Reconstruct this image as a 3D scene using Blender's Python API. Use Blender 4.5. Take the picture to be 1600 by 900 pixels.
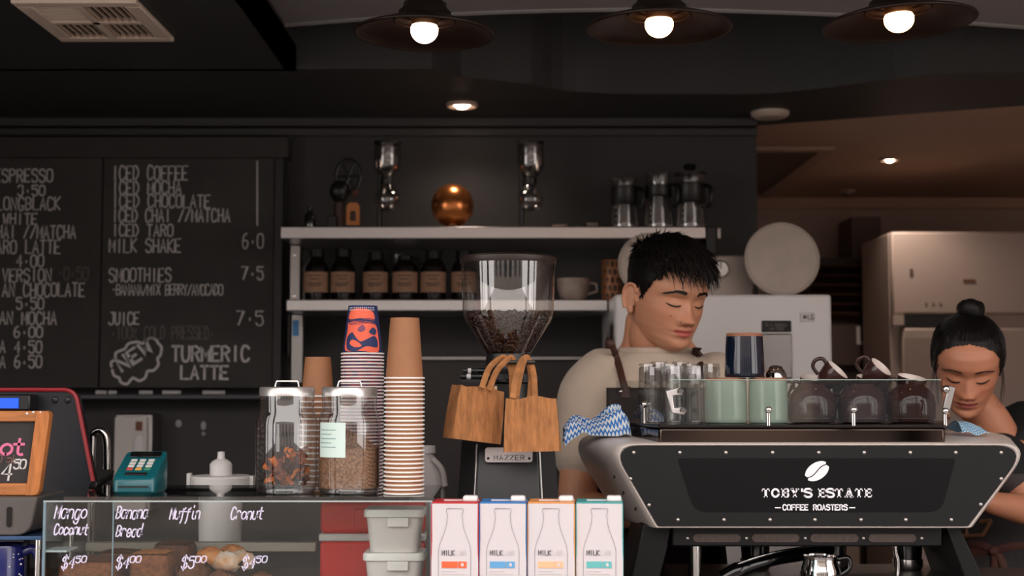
import bpy, bmesh, math, random
from mathutils import Vector, Matrix, Euler, noise
from mathutils.bvhtree import BVHTree
random.seed(7)
PI = math.pi
scene = bpy.context.scene
for o in list(bpy.data.objects): bpy.data.objects.remove(o)
COL = scene.collection
# ------------------------------------------------------------ camera, world, exposure
F, PIT, CZ = 2200.0, math.radians(4.0), 1.36
cam = bpy.data.cameras.new('camera'); co = bpy.data.objects.new('camera', cam); COL.objects.link(co)
cam.sensor_width = 36; cam.lens = 36*F/1600; cam.clip_start = .05; cam.clip_end = 100
co.location = (0, 0, CZ); co.rotation_euler = (PI/2+PIT, 0, 0)
cam.dof.use_dof = True; cam.dof.focus_distance = 2.5; cam.dof.aperture_fstop = 4.5
scene.camera = co
world = bpy.data.worlds.new('World'); scene.world = world; world.use_nodes = True
bg = world.node_tree.nodes['Background']
bg.inputs[0].default_value = (1.0, .93, .90, 1); bg.inputs[1].default_value = 3.0
vs = scene.view_settings
vs.view_transform = 'Standard'; vs.look = 'None'; vs.gamma = 1; vs.use_curve_mapping = False
vs.exposure = 0.15
try: scene.cycles.transparent_max_bounces = 40
except Exception: pass

# ------------------------------------------------------------ helpers
def W(px, py, Y):
    u = (px-800)/F; v = (450-py)/F
    d = math.cos(PIT)-v*math.sin(PIT)
    return Vector((u*Y/d, Y, CZ+Y*(math.sin(PIT)+v*math.cos(PIT))/d))
def SC(Y): return Y/F*1.0
def lin(c):
    r = []
    for x in c[:3]:
        x /= 255.0
        r.append(x/12.92 if x <= .04045 else ((x+.055)/1.055)**2.4)
    return (r[0], r[1], r[2], 1)
MATS = {}
def M(name, col=(128,128,128), rough=.5, metal=0., var=0., vs_=20., bump=0., bs=200., emit=0., ecol=None,
      coat=0., spec=.5, sheen=0., stretch=None, col2=None, sss=0.):
    if name in MATS: return MATS[name]
    m = bpy.data.materials.new(name); m.use_nodes = True; nt = m.node_tree; b = nt.nodes['Principled BSDF']
    b.inputs['Base Color'].default_value = lin(col); b.inputs['Roughness'].default_value = rough
    b.inputs['Metallic'].default_value = metal; b.inputs['Specular IOR Level'].default_value = spec
    b.inputs['Coat Weight'].default_value = coat; b.inputs['Sheen Weight'].default_value = sheen
    if sss: b.inputs['Subsurface Weight'].default_value = sss; b.inputs['Subsurface Radius'].default_value = (.012,.005,.003)
    if emit: b.inputs['Emission Color'].default_value = lin(ecol or col); b.inputs['Emission Strength'].default_value = emit
    if var or bump or col2:
        tc = nt.nodes.new('ShaderNodeTexCoord'); mp = nt.nodes.new('ShaderNodeMapping'); nt.links.new(tc.outputs['Object'], mp.inputs[0])
        if stretch: mp.inputs['Scale'].default_value = stretch
        if var or col2:
            n = nt.nodes.new('ShaderNodeTexNoise'); n.inputs['Scale'].default_value = vs_; n.inputs['Detail'].default_value = 5
            nt.links.new(mp.outputs[0], n.inputs[0])
            r = nt.nodes.new('ShaderNodeValToRGB'); l = lin(col)
            if col2: a, c = l, lin(col2)
            else: a = tuple(x*(1-var) for x in l[:3])+(1,); c = tuple(min(1, x*(1+var)) for x in l[:3])+(1,)
            r.color_ramp.elements[0].color = a; r.color_ramp.elements[1].color = c
            r.color_ramp.elements[0].position = .3; r.color_ramp.elements[1].position = .7
            nt.links.new(n.outputs[0], r.inputs[0]); nt.links.new(r.outputs[0], b.inputs['Base Color'])
        if bump:
            n2 = nt.nodes.new('ShaderNodeTexNoise'); n2.inputs['Scale'].default_value = bs; n2.inputs['Detail'].default_value = 3
            nt.links.new(mp.outputs[0], n2.inputs[0])
            bp = nt.nodes.new('ShaderNodeBump'); bp.inputs['Strength'].default_value = bump; bp.inputs['Distance'].default_value = .004
            nt.links.new(n2.outputs[0], bp.inputs['Height']); nt.links.new(bp.outputs[0], b.inputs['Normal'])
    MATS[name] = m; return m
def GLASS(name, tint=(.97,.98,.98), ior=1.5, rough=.02, gain=1.0):
    if name in MATS: return MATS[name]
    m = bpy.data.materials.new(name); m.use_nodes = True; nt = m.node_tree; nt.nodes.clear()
    out = nt.nodes.new('ShaderNodeOutputMaterial'); mix = nt.nodes.new('ShaderNodeMixShader')
    t = nt.nodes.new('ShaderNodeBsdfTransparent'); t.inputs[0].default_value = tuple(tint)+(1,)
    g = nt.nodes.new('ShaderNodeBsdfGlossy'); g.inputs['Roughness'].default_value = rough
    fr = nt.nodes.new('ShaderNodeLayerWeight'); fr.inputs[0].default_value = .5
    # Schlick-like reflectance from the facing term (same from both sides of a thin wall)
    pw = nt.nodes.new('ShaderNodeMath'); pw.operation = 'POWER'; pw.inputs[1].default_value = 4.0
    nt.links.new(fr.outputs['Facing'], pw.inputs[0])
    ml = nt.nodes.new('ShaderNodeMath'); ml.operation = 'MULTIPLY_ADD'; ml.inputs[1].default_value = .85
    ml.inputs[2].default_value = ((ior-1)/(ior+1))**2*1.6*gain; ml.use_clamp = True
    nt.links.new(pw.outputs[0], ml.inputs[0]); nt.links.new(ml.outputs[0], mix.inputs[0])
    nt.links.new(t.outputs[0], mix.inputs[1]); nt.links.new(g.outputs[0], mix.inputs[2]); nt.links.new(mix.outputs[0], out.inputs[0])
    MATS[name] = m; return m

class MB:
    def __init__(s): s.v = []; s.f = []
    def add(s, o, mat=None):
        k = len(s.v); s.v += [tuple(mat@Vector(p)) for p in o.v] if mat else o.v
        s.f += [tuple(i+k for i in f) for f in o.f]; return s
    def box(s, x0, x1, y0, y1, z0, z1, rot=None, piv=None):
        k = len(s.v); P = [(x,y,z) for z in (z0,z1) for y in (y0,y1) for x in (x0,x1)]
        if rot is not None:
            pv = Vector(piv) if piv is not None else Vector(((x0+x1)/2,(y0+y1)/2,(z0+z1)/2))
            P = [tuple(rot@(Vector(p)-pv)+pv) for p in P]
        s.v += P; s.f += [tuple(k+i for i in q) for q in ((0,2,3,1),(4,5,7,6),(0,1,5,4),(2,6,7,3),(0,4,6,2),(1,3,7,5))]; return s
    def lathe(s, prof, n=32, c=(0,0,0), rot=None, closed=False):
        k0 = len(s.v); c = Vector(c); rings = []
        for (r, z) in prof:
            if r < 1e-6:
                p = Vector((0,0,z)); p = rot@p if rot is not None else p
                s.v.append(tuple(p+c)); rings.append([len(s.v)-1])
            else:
                R = []
                for i in range(n):
                    a = 2*PI*i/n; p = Vector((r*math.cos(a), r*math.sin(a), z)); p = rot@p if rot is not None else p
                    s.v.append(tuple(p+c)); R.append(len(s.v)-1)
                rings.append(R)
        seq = list(zip(rings[:-1], rings[1:]))
        if closed: seq.append((rings[-1], rings[0]))
        for A, B in seq:
            if len(A) == 1 and len(B) == 1: continue
            for i in range(n):
                j = (i+1) % n
                if len(A) == 1: s.f.append((A[0], B[j], B[i])) 
                elif len(B) == 1: s.f.append((A[i], A[j], B[0]))
                else: s.f.append((A[i], A[j], B[j], B[i]))
        return s
    def cyl(s, p0, p1, r0, r1=None, n=20):
        p0 = Vector(p0); p1 = Vector(p1); r1 = r0 if r1 is None else r1
        d = p1-p0; q = d.to_track_quat('Z','Y').to_matrix()
        return s.lathe([(0,0),(r0,0),(r1,d.length),(0,d.length)], n, p0, q)
    def tube(s, pts, r, n=10, closed=False, flat=1.0, up=None):
        pts = [Vector(p) for p in pts]; m = len(pts); rings = []
        rr = r if isinstance(r, (list,tuple)) else [r]*m
        pu = Vector(up) if up else None
        for i, p in enumerate(pts):
            a = pts[(i-1) % m] if (closed or i > 0) else p; b = pts[(i+1) % m] if (closed or i < m-1) else p
            t = (b-a); t = t.normalized() if t.length > 1e-9 else Vector((0,0,1))
            if pu is None: pu = Vector((0,0,1)) if abs(t.z) < .9 else Vector((1,0,0))
            side = t.cross(pu)
            if side.length < 1e-6: side = t.cross(Vector((1,0,0)) if abs(t.x) < .9 else Vector((0,1,0)))
            side.normalize(); u = side.cross(t).normalized()
            if up is None: pu = u
            R = []
            for j in range(n):
                an = 2*PI*j/n; q = p+side*math.cos(an)*rr[i]+u*math.sin(an)*rr[i]*flat
                s.v.append(tuple(q)); R.append(len(s.v)-1)
            rings.append(R)
        sq = list(zip(rings[:-1], rings[1:]))
        if closed: sq.append((rings[-1], rings[0]))
        for A, B in sq:
            for j in range(n): k = (j+1) % n; s.f.append((A[j], A[k], B[k], B[j]))
        if not closed: s.f.append(tuple(reversed(rings[0]))); s.f.append(tuple(rings[-1]))
        return s
    def prism(s, poly, fn, d0, d1):
        k = len(s.v); n = len(poly)
        s.v += [tuple(fn(a, b, d0)) for a, b in poly]+[tuple(fn(a, b, d1)) for a, b in poly]
        s.f.append(tuple(range(k, k+n))); s.f.append(tuple(reversed(range(k+n, k+2*n))))
        for i in range(n): j = (i+1) % n; s.f.append((k+i, k+n+i, k+n+j, k+j))
        return s
    def loft(s, rings, caps=True):
        k = len(s.v); n = len(rings[0])
        for R in rings: s.v += [tuple(p) for p in R]
        for a in range(len(rings)-1):
            for i in range(n):
                j = (i+1) % n; s.f.append((k+a*n+i, k+a*n+j, k+a*n+n+j, k+a*n+n+i))
        if caps: s.f.append(tuple(reversed(range(k, k+n)))); s.f.append(tuple(range(k+(len(rings)-1)*n, k+len(rings)*n)))
        return s
    def grid(s, fn, nu, nv):
        k = len(s.v)
        for i in range(nu+1):
            for j in range(nv+1): s.v.append(tuple(fn(i/nu, j/nv)))
        for i in range(nu):
            for j in range(nv): a = k+i*(nv+1)+j; s.f.append((a, a+nv+1, a+nv+2, a+1))
        return s
    def ell(s, c, r, n=24, m=14, rot=None):
        k = MB(); k.lathe([(math.sin(PI*i/m), -math.cos(PI*i/m)) for i in range(m+1)], n)
        mt = Matrix.Translation(Vector(c)) @ (rot.to_4x4() if rot is not None else Matrix()) @ Matrix.Diagonal((r[0],r[1],r[2],1))
        return s.add(k, mt)
    def mesh(s, name, off=(0,0,0), recalc=True):
        me = bpy.data.meshes.new(name)
        me.from_pydata([(p[0]-off[0], p[1]-off[1], p[2]-off[2]) for p in s.v], [], s.f)
        if recalc:
            b = bmesh.new(); b.from_mesh(me); bmesh.ops.recalc_face_normals(b, faces=b.faces); b.to_mesh(me); b.free()
        me.update(); return me
    def base(s):
        xs = [p[0] for p in s.v]; ys = [p[1] for p in s.v]; zs = [p[2] for p in s.v]
        return Vector(((min(xs)+max(xs))/2, (min(ys)+max(ys))/2, min(zs)))
    def build(s, name, mat, parent=None, smooth=35, bevel=0, recalc=True):
        off = wloc(parent) if parent else s.base()
        me = s.mesh(name, off, recalc)
        if smooth:
            me.shade_smooth()
            me.set_sharp_from_angle(angle=math.radians(smooth))
        o = bpy.data.objects.new(name, me); COL.objects.link(o)
        if mat: me.materials.append(mat)
        if parent: o.parent = parent
        else: o.location = off
        if bevel:
            md = o.modifiers.new('bevel','BEVEL'); md.width = bevel; md.segments = 2; md.limit_method = 'ANGLE'; md.angle_limit = math.radians(40)
            md.use_clamp_overlap = True
        return o
def wloc(o):
    v = Vector((0,0,0))
    while o: v += o.location; o = o.parent
    return v
def tag(o, label=None, cat=None, group=None, kind=None):
    if label: o['label'] = label
    if cat: o['category'] = cat
    if group: o['group'] = group
    if kind: o['kind'] = kind
    return o
def thing(name, label, cat, loc=(0,0,0), group=None):
    o = bpy.data.objects.new(name, None); COL.objects.link(o); o.location = Vector(loc); o.empty_display_size = .02
    return tag(o, label, cat, group)
def kids(o): return [c for c in bpy.data.objects if c.parent == o]
def copy_tree(o, parent=None):
    c = o.copy(); COL.objects.link(c); c.parent = parent
    for ch in list(o.children): copy_tree(ch, c)
    return c
def struct(mb, name, mat, bevel=0, smooth=35): return tag(mb.build(name, mat, None, smooth, bevel), kind='structure')
def RZ(a): return Matrix.Rotation(a, 3, 'Z')
def RX(a): return Matrix.Rotation(a, 3, 'X')
def RY(a): return Matrix.Rotation(a, 3, 'Y')
def rrect(x0, x1, z0, z1, r, n=5):
    P = []
    for cx, cz, a0 in ((x1-r,z0+r,-PI/2),(x1-r,z1-r,0),(x0+r,z1-r,PI/2),(x0+r,z0+r,PI)):
        for i in range(n+1): a = a0+PI/2*i/n; P.append((cx+r*math.cos(a), cz+r*math.sin(a)))
    return P
def fillet(V, R, n=6):
    P = []; m = len(V)
    for i in range(m):
        a, b, c = Vector(V[i-1]), Vector(V[i]), Vector(V[(i+1) % m]); d1 = (a-b).normalized(); d2 = (c-b).normalized()
        th = d1.angle(d2); t = R[i]/math.tan(th/2); p1 = b+d1*t; p2 = b+d2*t
        for k in range(n+1):
            u = k/n; P.append(tuple(p1*(1-u)**2+b*2*u*(1-u)+p2*u*u))
    return P
XZ = lambda a, b, d: (a, d, b)
XY = lambda a, b, d: (a, b, d)
def crom(P, n=6, closed=False):
    P = [Vector(p) for p in P]; m = len(P); out = []
    if m < 3: return P
    for i in range(m if closed else m-1):
        p0 = P[(i-1) % m] if closed or i > 0 else P[i]; p1 = P[i]; p2 = P[(i+1) % m]
        p3 = P[(i+2) % m] if closed or i < m-2 else P[i+1]
        for k in range(n):
            t = k/n; out.append(.5*((2*p1)+(p2-p0)*t+(2*p0-5*p1+4*p2-p3)*t*t+(3*p1-p0-3*p2+p3)*t**3))
    if not closed: out.append(P[-1])
    return out
# ------------------------------------------------------------ stroke lettering
G = {'A':'00 26 40|12 32','B':'00 06 26 45 44 23 03|23 33 42 41 20 00','C':'~45 36 16 04 02 10 30 41','D':'00 06 26 44 42 20 00',
'E':'40 00 06 46|03 33','F':'00 06 46|03 33','G':'~45 36 16 04 02 10 30 42|42 22','H':'00 06|40 46|03 43','I':'20 26','J':'~46 41 30 10 01|26 46',
'K':'00 06|46 03 40','L':'06 00 40','M':'00 06 22 46 40','N':'00 06 40 46','O':'@20 01 05 26 45 41','P':'00 06 26 45 44 23 03',
'R':'00 06 26 45 44 23 03|23 40','S':'~45 36 16 05 04 33 42 41 30 10 01','T':'20 26|06 46','U':'~06 02 10 30 42 46','V':'06 20 46',
'W':'06 10 24 30 46','X':'00 46|06 40','Y':'06 23 46|23 20','Z':'06 46 00 40','0':'@20 01 05 26 45 41','1':'15 26 20',
'2':'~05 16 36 45 43 00|00 40','3':'~05 16 36 45 34 23|~23 34 42 30 10 01','4':'30 36 02 42','5':'46 06|~06 04 34 42 41 30 10 01',
'6':'~36 15 02 10 30 42 33 13 02','7':'06 46 10','8':'@23 05 26 45|@23 01 20 41','/':'00 46','.':'22 23',"'":'26 25','-':'13 33','+':'23 24',
'%':'01 35|04 05|30 31','$':'~45 36 16 05 04 33 42 41 30 10 01|2a 27',' ':'',
'a':'~43 34 14 03 01 10 30 42|44 40 51','c':'~43 34 14 02 10 30 41','d':'~43 34 14 02 10 30 42|47 40 51','e':'~02 42 34 14 02 10 30 41',
'f':'~46 35 25 20 1b|04 44','g':'~43 34 14 02 10 30 43|~44 40 3b 1b 0a','i':'~24 21 30 40|26 27','m':'~00 04|~02 14 23 20|~22 34 43 40 50',
'n':'00 04|~02 14 34 43 40','o':'@20 01 03 24 43 41','p':'04 0c|~02 24 43 41 20 01','r':'00 04|~02 14 34 43','t':'~26 21 30 40|04 44',
'u':'~04 01 10 30 42|44 40 51','l':'~16 11 20 30'}
def gv(c): return int(c) if c.isdigit() else -(ord(c)-96)
def strokes(ch):
    out = []
    for s in G.get(ch, '').split('|'):
        if not s: continue
        fl = s[0] if s[0] in '~@' else ''
        P = [Vector((gv(p[0])/4, gv(p[1])/6)) for p in s.lstrip('~@').split()]
        if fl: P = crom(P, 4, fl == '@')
        if fl == '@': P = P+[P[0]]
        out.append(P)
    return out
def ribbon(mb, P, th, fn):
    """flat stroke of width th along 2-D points P; fn maps (a, b) to space"""
    n = len(P); L = []; R = []
    for i in range(n):
        a = P[max(0,i-1)]; b = P[min(n-1,i+1)]; t = b-a
        t = t.normalized() if t.length > 1e-9 else Vector((1,0))
        nn = Vector((-t.y, t.x))*th/2
        if 0 < i < n-1:
            t1 = (P[i]-P[i-1]).normalized(); c = max(.55, abs(t1.dot(t))); nn /= c
        p = P[i].copy()
        if i == 0: p -= t*th*.35
        if i == n-1: p += t*th*.35
        L.append(p+nn); R.append(p-nn)
    k = len(mb.v)
    for a, b in zip(L, R): mb.v.append(tuple(fn(a.x, a.y))); mb.v.append(tuple(fn(b.x, b.y)))
    for i in range(n-1): mb.f.append((k+2*i, k+2*i+1, k+2*i+3, k+2*i+2))
def text(mb, s, x0, y0, x1, y1, th, fn, gap=.35, shear=0., jit=0., wav=0.):
    """lettering filling the box x0..x1, y0..y1"""
    n = len(s); adv = (x1-x0)/(n-gap/(1+gap)); cw = adv/(1+gap); h = y1-y0
    for i, ch in enumerate(s):
        dx = x0+i*adv; dy = y0+random.uniform(-jit, jit)*h
        for P in strokes(ch):
            ribbon(mb, [Vector((dx+p.x*cw+shear*p.y*h, dy+p.y*h+wav*math.sin(i*1.7)*h)) for p in P], th, fn)
def text_px(mb, s, xa, xb, yt, yb, Y, thp=2.0, dy=-.0006, **k):
    a = W(xa, yb, Y); b = W(xb, yt, Y)
    text(mb, s, a.x, a.z, b.x, b.z, thp*SC(Y), lambda p, q: (p, Y+dy, q), **k)

FRONT = 1.7      # line of the open shop front
def words_px(s, xa, xb, yt, yb, Y, thp, mat, parent, name, gap=.35, jit=0.):
    """one part per word of a chalk line"""
    n = len(s); adv = (xb-xa)/(n-gap/(1+gap)); i = 0
    for w in s.split(' '):
        if w:
            k = MB(); text_px(k, w, xa+i*adv, xa+i*adv+adv*len(w)-adv*gap/(1+gap), yt, yb, Y, thp, gap=gap, jit=jit)
            k.build(name, mat, parent, 0, recalc=False)
        i += len(w)+1
# ============================================================ materials
m_black = M('black_paint', (56,55,54), .55, var=.12, vs_=6, bump=.05, bs=60)
m_blackwall = M('charcoal_wall_paint', (52,50,50), .6, var=.08, vs_=5, bump=.06, bs=80)
m_soffit = M('grey_soffit_paint', (156,148,148), .7, var=.06, vs_=4)
m_trimgrey = M('pale_trim_paint', (150,145,143), .5)
m_kwall = M('kitchen_wall_paint', (206,182,168), .6, var=.05, vs_=4)
m_kceil = M('kitchen_ceiling_paint', (214,176,152), .7, var=.05, vs_=3)
m_floor = M('floor_tile', (74,66,60), .5, var=.2, vs_=6)
m_pave = M('pavement', (120,116,112), .8, var=.2, vs_=3)
m_steel = M('brushed_steel', (206,202,202), .28, .75, var=.08, vs_=60, stretch=(1,1,30))
m_steel2 = M('satin_steel', (170,166,164), .38, 1.)
m_chrome = M('chrome', (215,212,210), .08, 1.)
m_dkmetal = M('dark_metal', (40,38,38), .35, .6)
m_blk = M('black_plastic', (24,24,25), .38, var=.1, vs_=30)
m_blkg = M('gloss_black', (12,12,14), .12, coat=.3)
m_white = M('white_plastic', (226,222,220), .4)
m_white2 = M('white_enamel', (236,231,229), .3, coat=.2)
m_glass = GLASS('clear_glass')
m_glassg = GLASS('greenish_glass', (.93,.97,.95))
m_tumbler = GLASS('tumbler_glass', (.90,.90,.90), gain=2.2)
m_wood = M('honey_wood', (176,110,58), .5, var=.25, vs_=14, stretch=(1,1,8))
m_chalk = M('chalk_white', (205,200,198), .9)
m_chalkd = M('chalk_faded', (108,104,102), .9)
m_bronze = M('bronze_shade', (50,38,33), .42, .6, var=.2, vs_=25)
m_bronzerim = m_bronze
m_bulb = M('bulb_warm', (255,214,170), .4, emit=22, ecol=(255,196,140))
m_down = M('downlight_lens', (255,240,225), .4, emit=18, ecol=(255,226,200))

# ============================================================ setting
WY = 4.28; LZ = 2.18; SZ = 2.25
struct(MB().box(-2.6,2.6,FRONT,6.2,-.06,0), 'floor', m_floor)
struct(MB().box(-8,8,-9,FRONT,-.08,-.02), 'pavement', m_pave)
# unseen building front with windows, added across the street to vary the reflections
ft = struct(MB().box(-8,8,-9.4,-9,-.02,4.2), 'wall_street_added', M('render_grey', (150,140,132), .8, var=.15, vs_=2))
for i in range(6):
    x = -7+i*2.5; struct(MB().box(x,x+1.3,-9.0,-8.97,.8,2.6), 'window_added_%d' % (i+1), M('street_glass', (40,46,54), .1))
xe = W(1183,300,WY).x
struct(MB().box(-2.6,xe,WY,WY+.12,0,LZ), 'wall_back', m_blackwall)
struct(MB().box(-2.72,-2.6,FRONT,6.2,0,2.8), 'wall_left', m_black)
struct(MB().box(2.6,2.72,FRONT,6.2,0,2.8), 'wall_right', m_kwall)
struct(MB().box(.1,2.6,6.1,6.2,0,2.3), 'wall_kitchen', m_kwall)
struct(MB().box(.02,.1,WY+.12,6.2,0,2.3), 'wall_kitchen_block', m_kwall)  # unseen end wall, added to block light
# ceilings
xl = W(446,40,3.42).x

def onz(px, py, z):
    a = W(px,py,1.0); k = (z-CZ)/(a.z-CZ); return Vector((a.x*k, k, z))
far = [onz(x,y,LZ) for x,y in ((440,108),(560,108),(675,108),(720,119),(775,126),(830,132),(880,141),(950,146),(1080,147),(1200,146),(1300,136),(1450,117),(1600,113))]
far = [Vector((-2.6, far[0].y, LZ)), Vector((xl-.02, far[0].y, LZ))]+crom(far[0:3],3)+crom(far[3:],3)+[Vector((2.6, far[-1].y, LZ))]
ka = Vector((xe, WY+.12)); kb = onz(1600,165,LZ); kd = (Vector((kb.x,kb.y))-ka); kc = ka+kd*((2.6-ka.x)/kd.x)
poly = [(p.x,p.y) for p in far if p.x < 2.61]
# the dark ceiling stops at the oblique line towards the kitchen
clip = []
def inside(p): return (p[1]-ka.y)*kd.x-(p[0]-ka.x)*kd.y <= 0
full = poly+[(2.6, WY+.12),(-2.6, WY+.12)]
for i in range(len(full)):
    a, b = full[i], full[(i+1) % len(full)]; ia, ib = inside(a), inside(b)
    if ia: clip.append(a)
    if ia != ib:
        fa = (a[1]-ka.y)*kd.x-(a[0]-ka.x)*kd.y; fb = (b[1]-ka.y)*kd.x-(b[0]-ka.x)*kd.y; t = fa/(fa-fb)
        clip.append((a[0]+(b[0]-a[0])*t, a[1]+(b[1]-a[1])*t))
struct(MB().prism(clip, XY, LZ, LZ+.05), 'ceiling', m_black)
mb = MB()
fp = [(p[0],p[1]-.004) for p in poly]
for a, b in zip(fp[:-1], fp[1:]):
    k = len(mb.v); mb.v += [(a[0],a[1],LZ),(b[0],b[1],LZ),(b[0],b[1],LZ+.54),(a[0],a[1],LZ+.54)]; mb.f.append((k,k+1,k+2,k+3))
    k = len(mb.v); mb.v += [(a[0],a[1]+.04,LZ),(b[0],b[1]+.04,LZ),(b[0],b[1]+.04,LZ+.54),(a[0],a[1]+.04,LZ+.54)]; mb.f.append((k+3,k+2,k+1,k))
struct(mb, 'trim_1', m_black)
nk = onz(1183,215,LZ)
struct(MB().prism([(ka.x-.7,ka.y),(ka.x,ka.y),(kc.x,kc.y),(2.6,6.2),(ka.x-.7,6.2)], XY, LZ+.004, LZ+.06), 'ceiling_kitchen', m_kceil)
# near soffit with its arched edge and pale bead
arc = crom([onz(x,y,SZ) for x,y in ((440,38),(600,26),(760,18),(900,14),(1050,13),(1200,17),(1350,23),(1480,32),(1600,41),(1800,58))],4)
arc = [p for p in arc]+[Vector((2.6, arc[-1].y+.2, SZ))]
struct(MB().prism([(xl,FRONT)]+[(p.x,p.y) for p in arc]+[(2.6,FRONT)], XY, SZ, SZ+.05), 'ceiling_soffit', m_soffit)
struct(MB().tube([p+Vector((0,.004,.004)) for p in arc], .011, 8), 'trim_2', m_trimgrey)
struct(MB().box(xl-.03,xl,FRONT,3.6,LZ,2.7), 'trim_3', m_black)
struct(MB().box(-2.6,2.6,FRONT-.04,4.4,2.70,2.74), 'ceiling_recess', m_black)
# cornice on the back wall, ledge lines
mb = MB(); mb.box(-2.6,xe,WY-.035,WY,LZ-.028,LZ); mb.box(-2.6,xe,WY-.018,WY,LZ-.055,LZ-.03); struct(mb, 'trim_4', M('cornice_paint', (58,56,56), .5), .004)
mb = MB(); mb.box(.75,2.6,6.07,6.1,LZ-.05,LZ); struct(mb, 'trim_5', m_kceil, .004)
zb = W(800,557,WY).z
struct(MB().box(W(640,557,WY).x,xe,WY-.03,WY,zb-.012,zb), 'trim_6', m_steel2, .002)
struct(MB().box(W(640,557,WY).x,xe,WY-.012,WY,.92,zb-.012), 'wall_splashback', M('brown_splashback', (50,42,40), .45, var=.1))
# front of the room: open shop front; slim unseen posts added to streak reflections
mb = MB().box(-2.6,2.6,FRONT-.04,FRONT+.04,2.25,2.8); struct(mb, 'wall_front', m_black)
for i, x in enumerate((-1.8,-.95,.95,1.8)):
    struct(MB().box(x-.035,x+.035,FRONT-.04,FRONT+.04,0,2.25), 'trim_%d' % (7+i), m_black)
struct(MB().box(-2.6,xl,FRONT-.04,FRONT+.04,LZ,2.26), 'trim_11', m_black)

# ------------------------------------------------------------ counter
CT = .985
t = thing('counter', 'long dark service counter carrying the cake case, milk cartons and coffee machine', 'counter', (0,2.55,0))
MB().box(-2.2,2.2,2.2,2.93,0,CT-.03).build('cabinet_body', m_black, t)
MB().box(-2.25,2.25,2.16,2.96,CT-.03,CT).build('worktop', M('worktop_brown', (92,78,70), .4, var=.12, vs_=12), t, bevel=.003)

# ------------------------------------------------------------ ceiling vent
V0 = onz(30,0,LZ); V1 = onz(225,0,LZ); V2 = onz(265,58,LZ); V3 = onz(88,58,LZ)
vx0 = (V0.x+V3.x)/2; vx1 = (V1.x+V2.x)/2; vy0 = V0.y-.02; vy1 = V2.y; vz = LZ-.012
t = thing('ceiling_vent', 'cream square ceiling air vent with four banks of slats', 'vent', ((vx0+vx1)/2,(vy0+vy1)/2,vz))
mv = M('vent_cream', (242,218,200), .5)
fw = .035; mb = MB()
mb.box(vx0,vx1,vy0,vy0+fw,vz,LZ); mb.box(vx0,vx1,vy1-fw,vy1,vz,LZ); mb.box(vx0,vx0+fw,vy0+fw,vy1-fw,vz,LZ); mb.box(vx1-fw,vx1,vy0+fw,vy1-fw,vz,LZ)
mb.build('vent_frame', mv, t, bevel=.003)
xm = (vx0+vx1)/2; ym = (vy0+vy1)/2
MB().box(xm-.008,xm+.008,vy0+fw,vy1-fw,vz,LZ).build('divider', mv, t); MB().box(vx0+fw,vx1-fw,ym-.008,ym+.008,vz,LZ).build('divider', mv, t)
X_ = (-2.6,vx0+fw,vx1-fw,xl); Y_ = (FRONT,vy0+fw,vy1-fw,3.62); mb = MB()
for z in (LZ,LZ+.06):
    for y in Y_:
        for x in X_: mb.v.append((x,y,z))
I_ = lambda i,j,k: k*16+j*4+i
for i in range(3):
    for j in range(3):
        if (i,j) == (1,1): continue
        for k in (0,1): mb.f.append((I_(i,j,k),I_(i+1,j,k),I_(i+1,j+1,k),I_(i,j+1,k)))
for i in range(3):
    for j in (0,3): mb.f.append((I_(i,j,0),I_(i+1,j,0),I_(i+1,j,1),I_(i,j,1)))
    for j in (0,3): mb.f.append((I_(j,i,0),I_(j,i+1,0),I_(j,i+1,1),I_(j,i,1)))
for a,b in (((1,1),(2,1)),((1,2),(2,2)),((1,1),(1,2)),((2,1),(2,2))): mb.f.append((I_(*a,0),I_(*b,0),I_(*b,1),I_(*a,1)))
struct(mb, 'ceiling_left', m_black)
mb = MB(); dx0,dx1,dy0,dy1,dz = X_[1]+.002,X_[2]-.002,Y_[1]+.002,Y_[2]-.002,LZ+.30
mb.v = [(x,y,z) for z in (LZ-.001,dz) for x,y in ((dx0,dy0),(dx1,dy0),(dx1,dy1),(dx0,dy1))]
mb.f = [(0,1,5,4),(1,2,6,5),(2,3,7,6),(3,0,4,7),(4,5,6,7)]
mb.build('vent_duct', M('duct_galvanised', (112,110,108), .6), t)
for (ax0,ax1,ay0,ay1,d) in ((vx0+fw,xm-.008,ym+.008,vy1-fw,0),(xm+.008,vx1-fw,ym+.008,vy1-fw,0),(xm+.008,vx1-fw,vy0+fw,ym-.008,0),(vx0+fw,xm-.008,vy0+fw,ym-.008,1)):
    for k in range(6):
        if d == 0:
            x = ax0+(k+.5)*(ax1-ax0)/6; MB().box(x-.0055,x+.0055,ay0,ay1,vz+.0052,vz+.0067, RY(1.15 if ax0 < xm else 1.3)).build('slat', mv, t)
        else:
            y = ay0+(k+.5)*(ay1-ay0)/6; MB().box(ax0,ax1,y-.0055,y+.0055,vz+.0052,vz+.0067, RX(1.2)).build('slat', mv, t)

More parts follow.
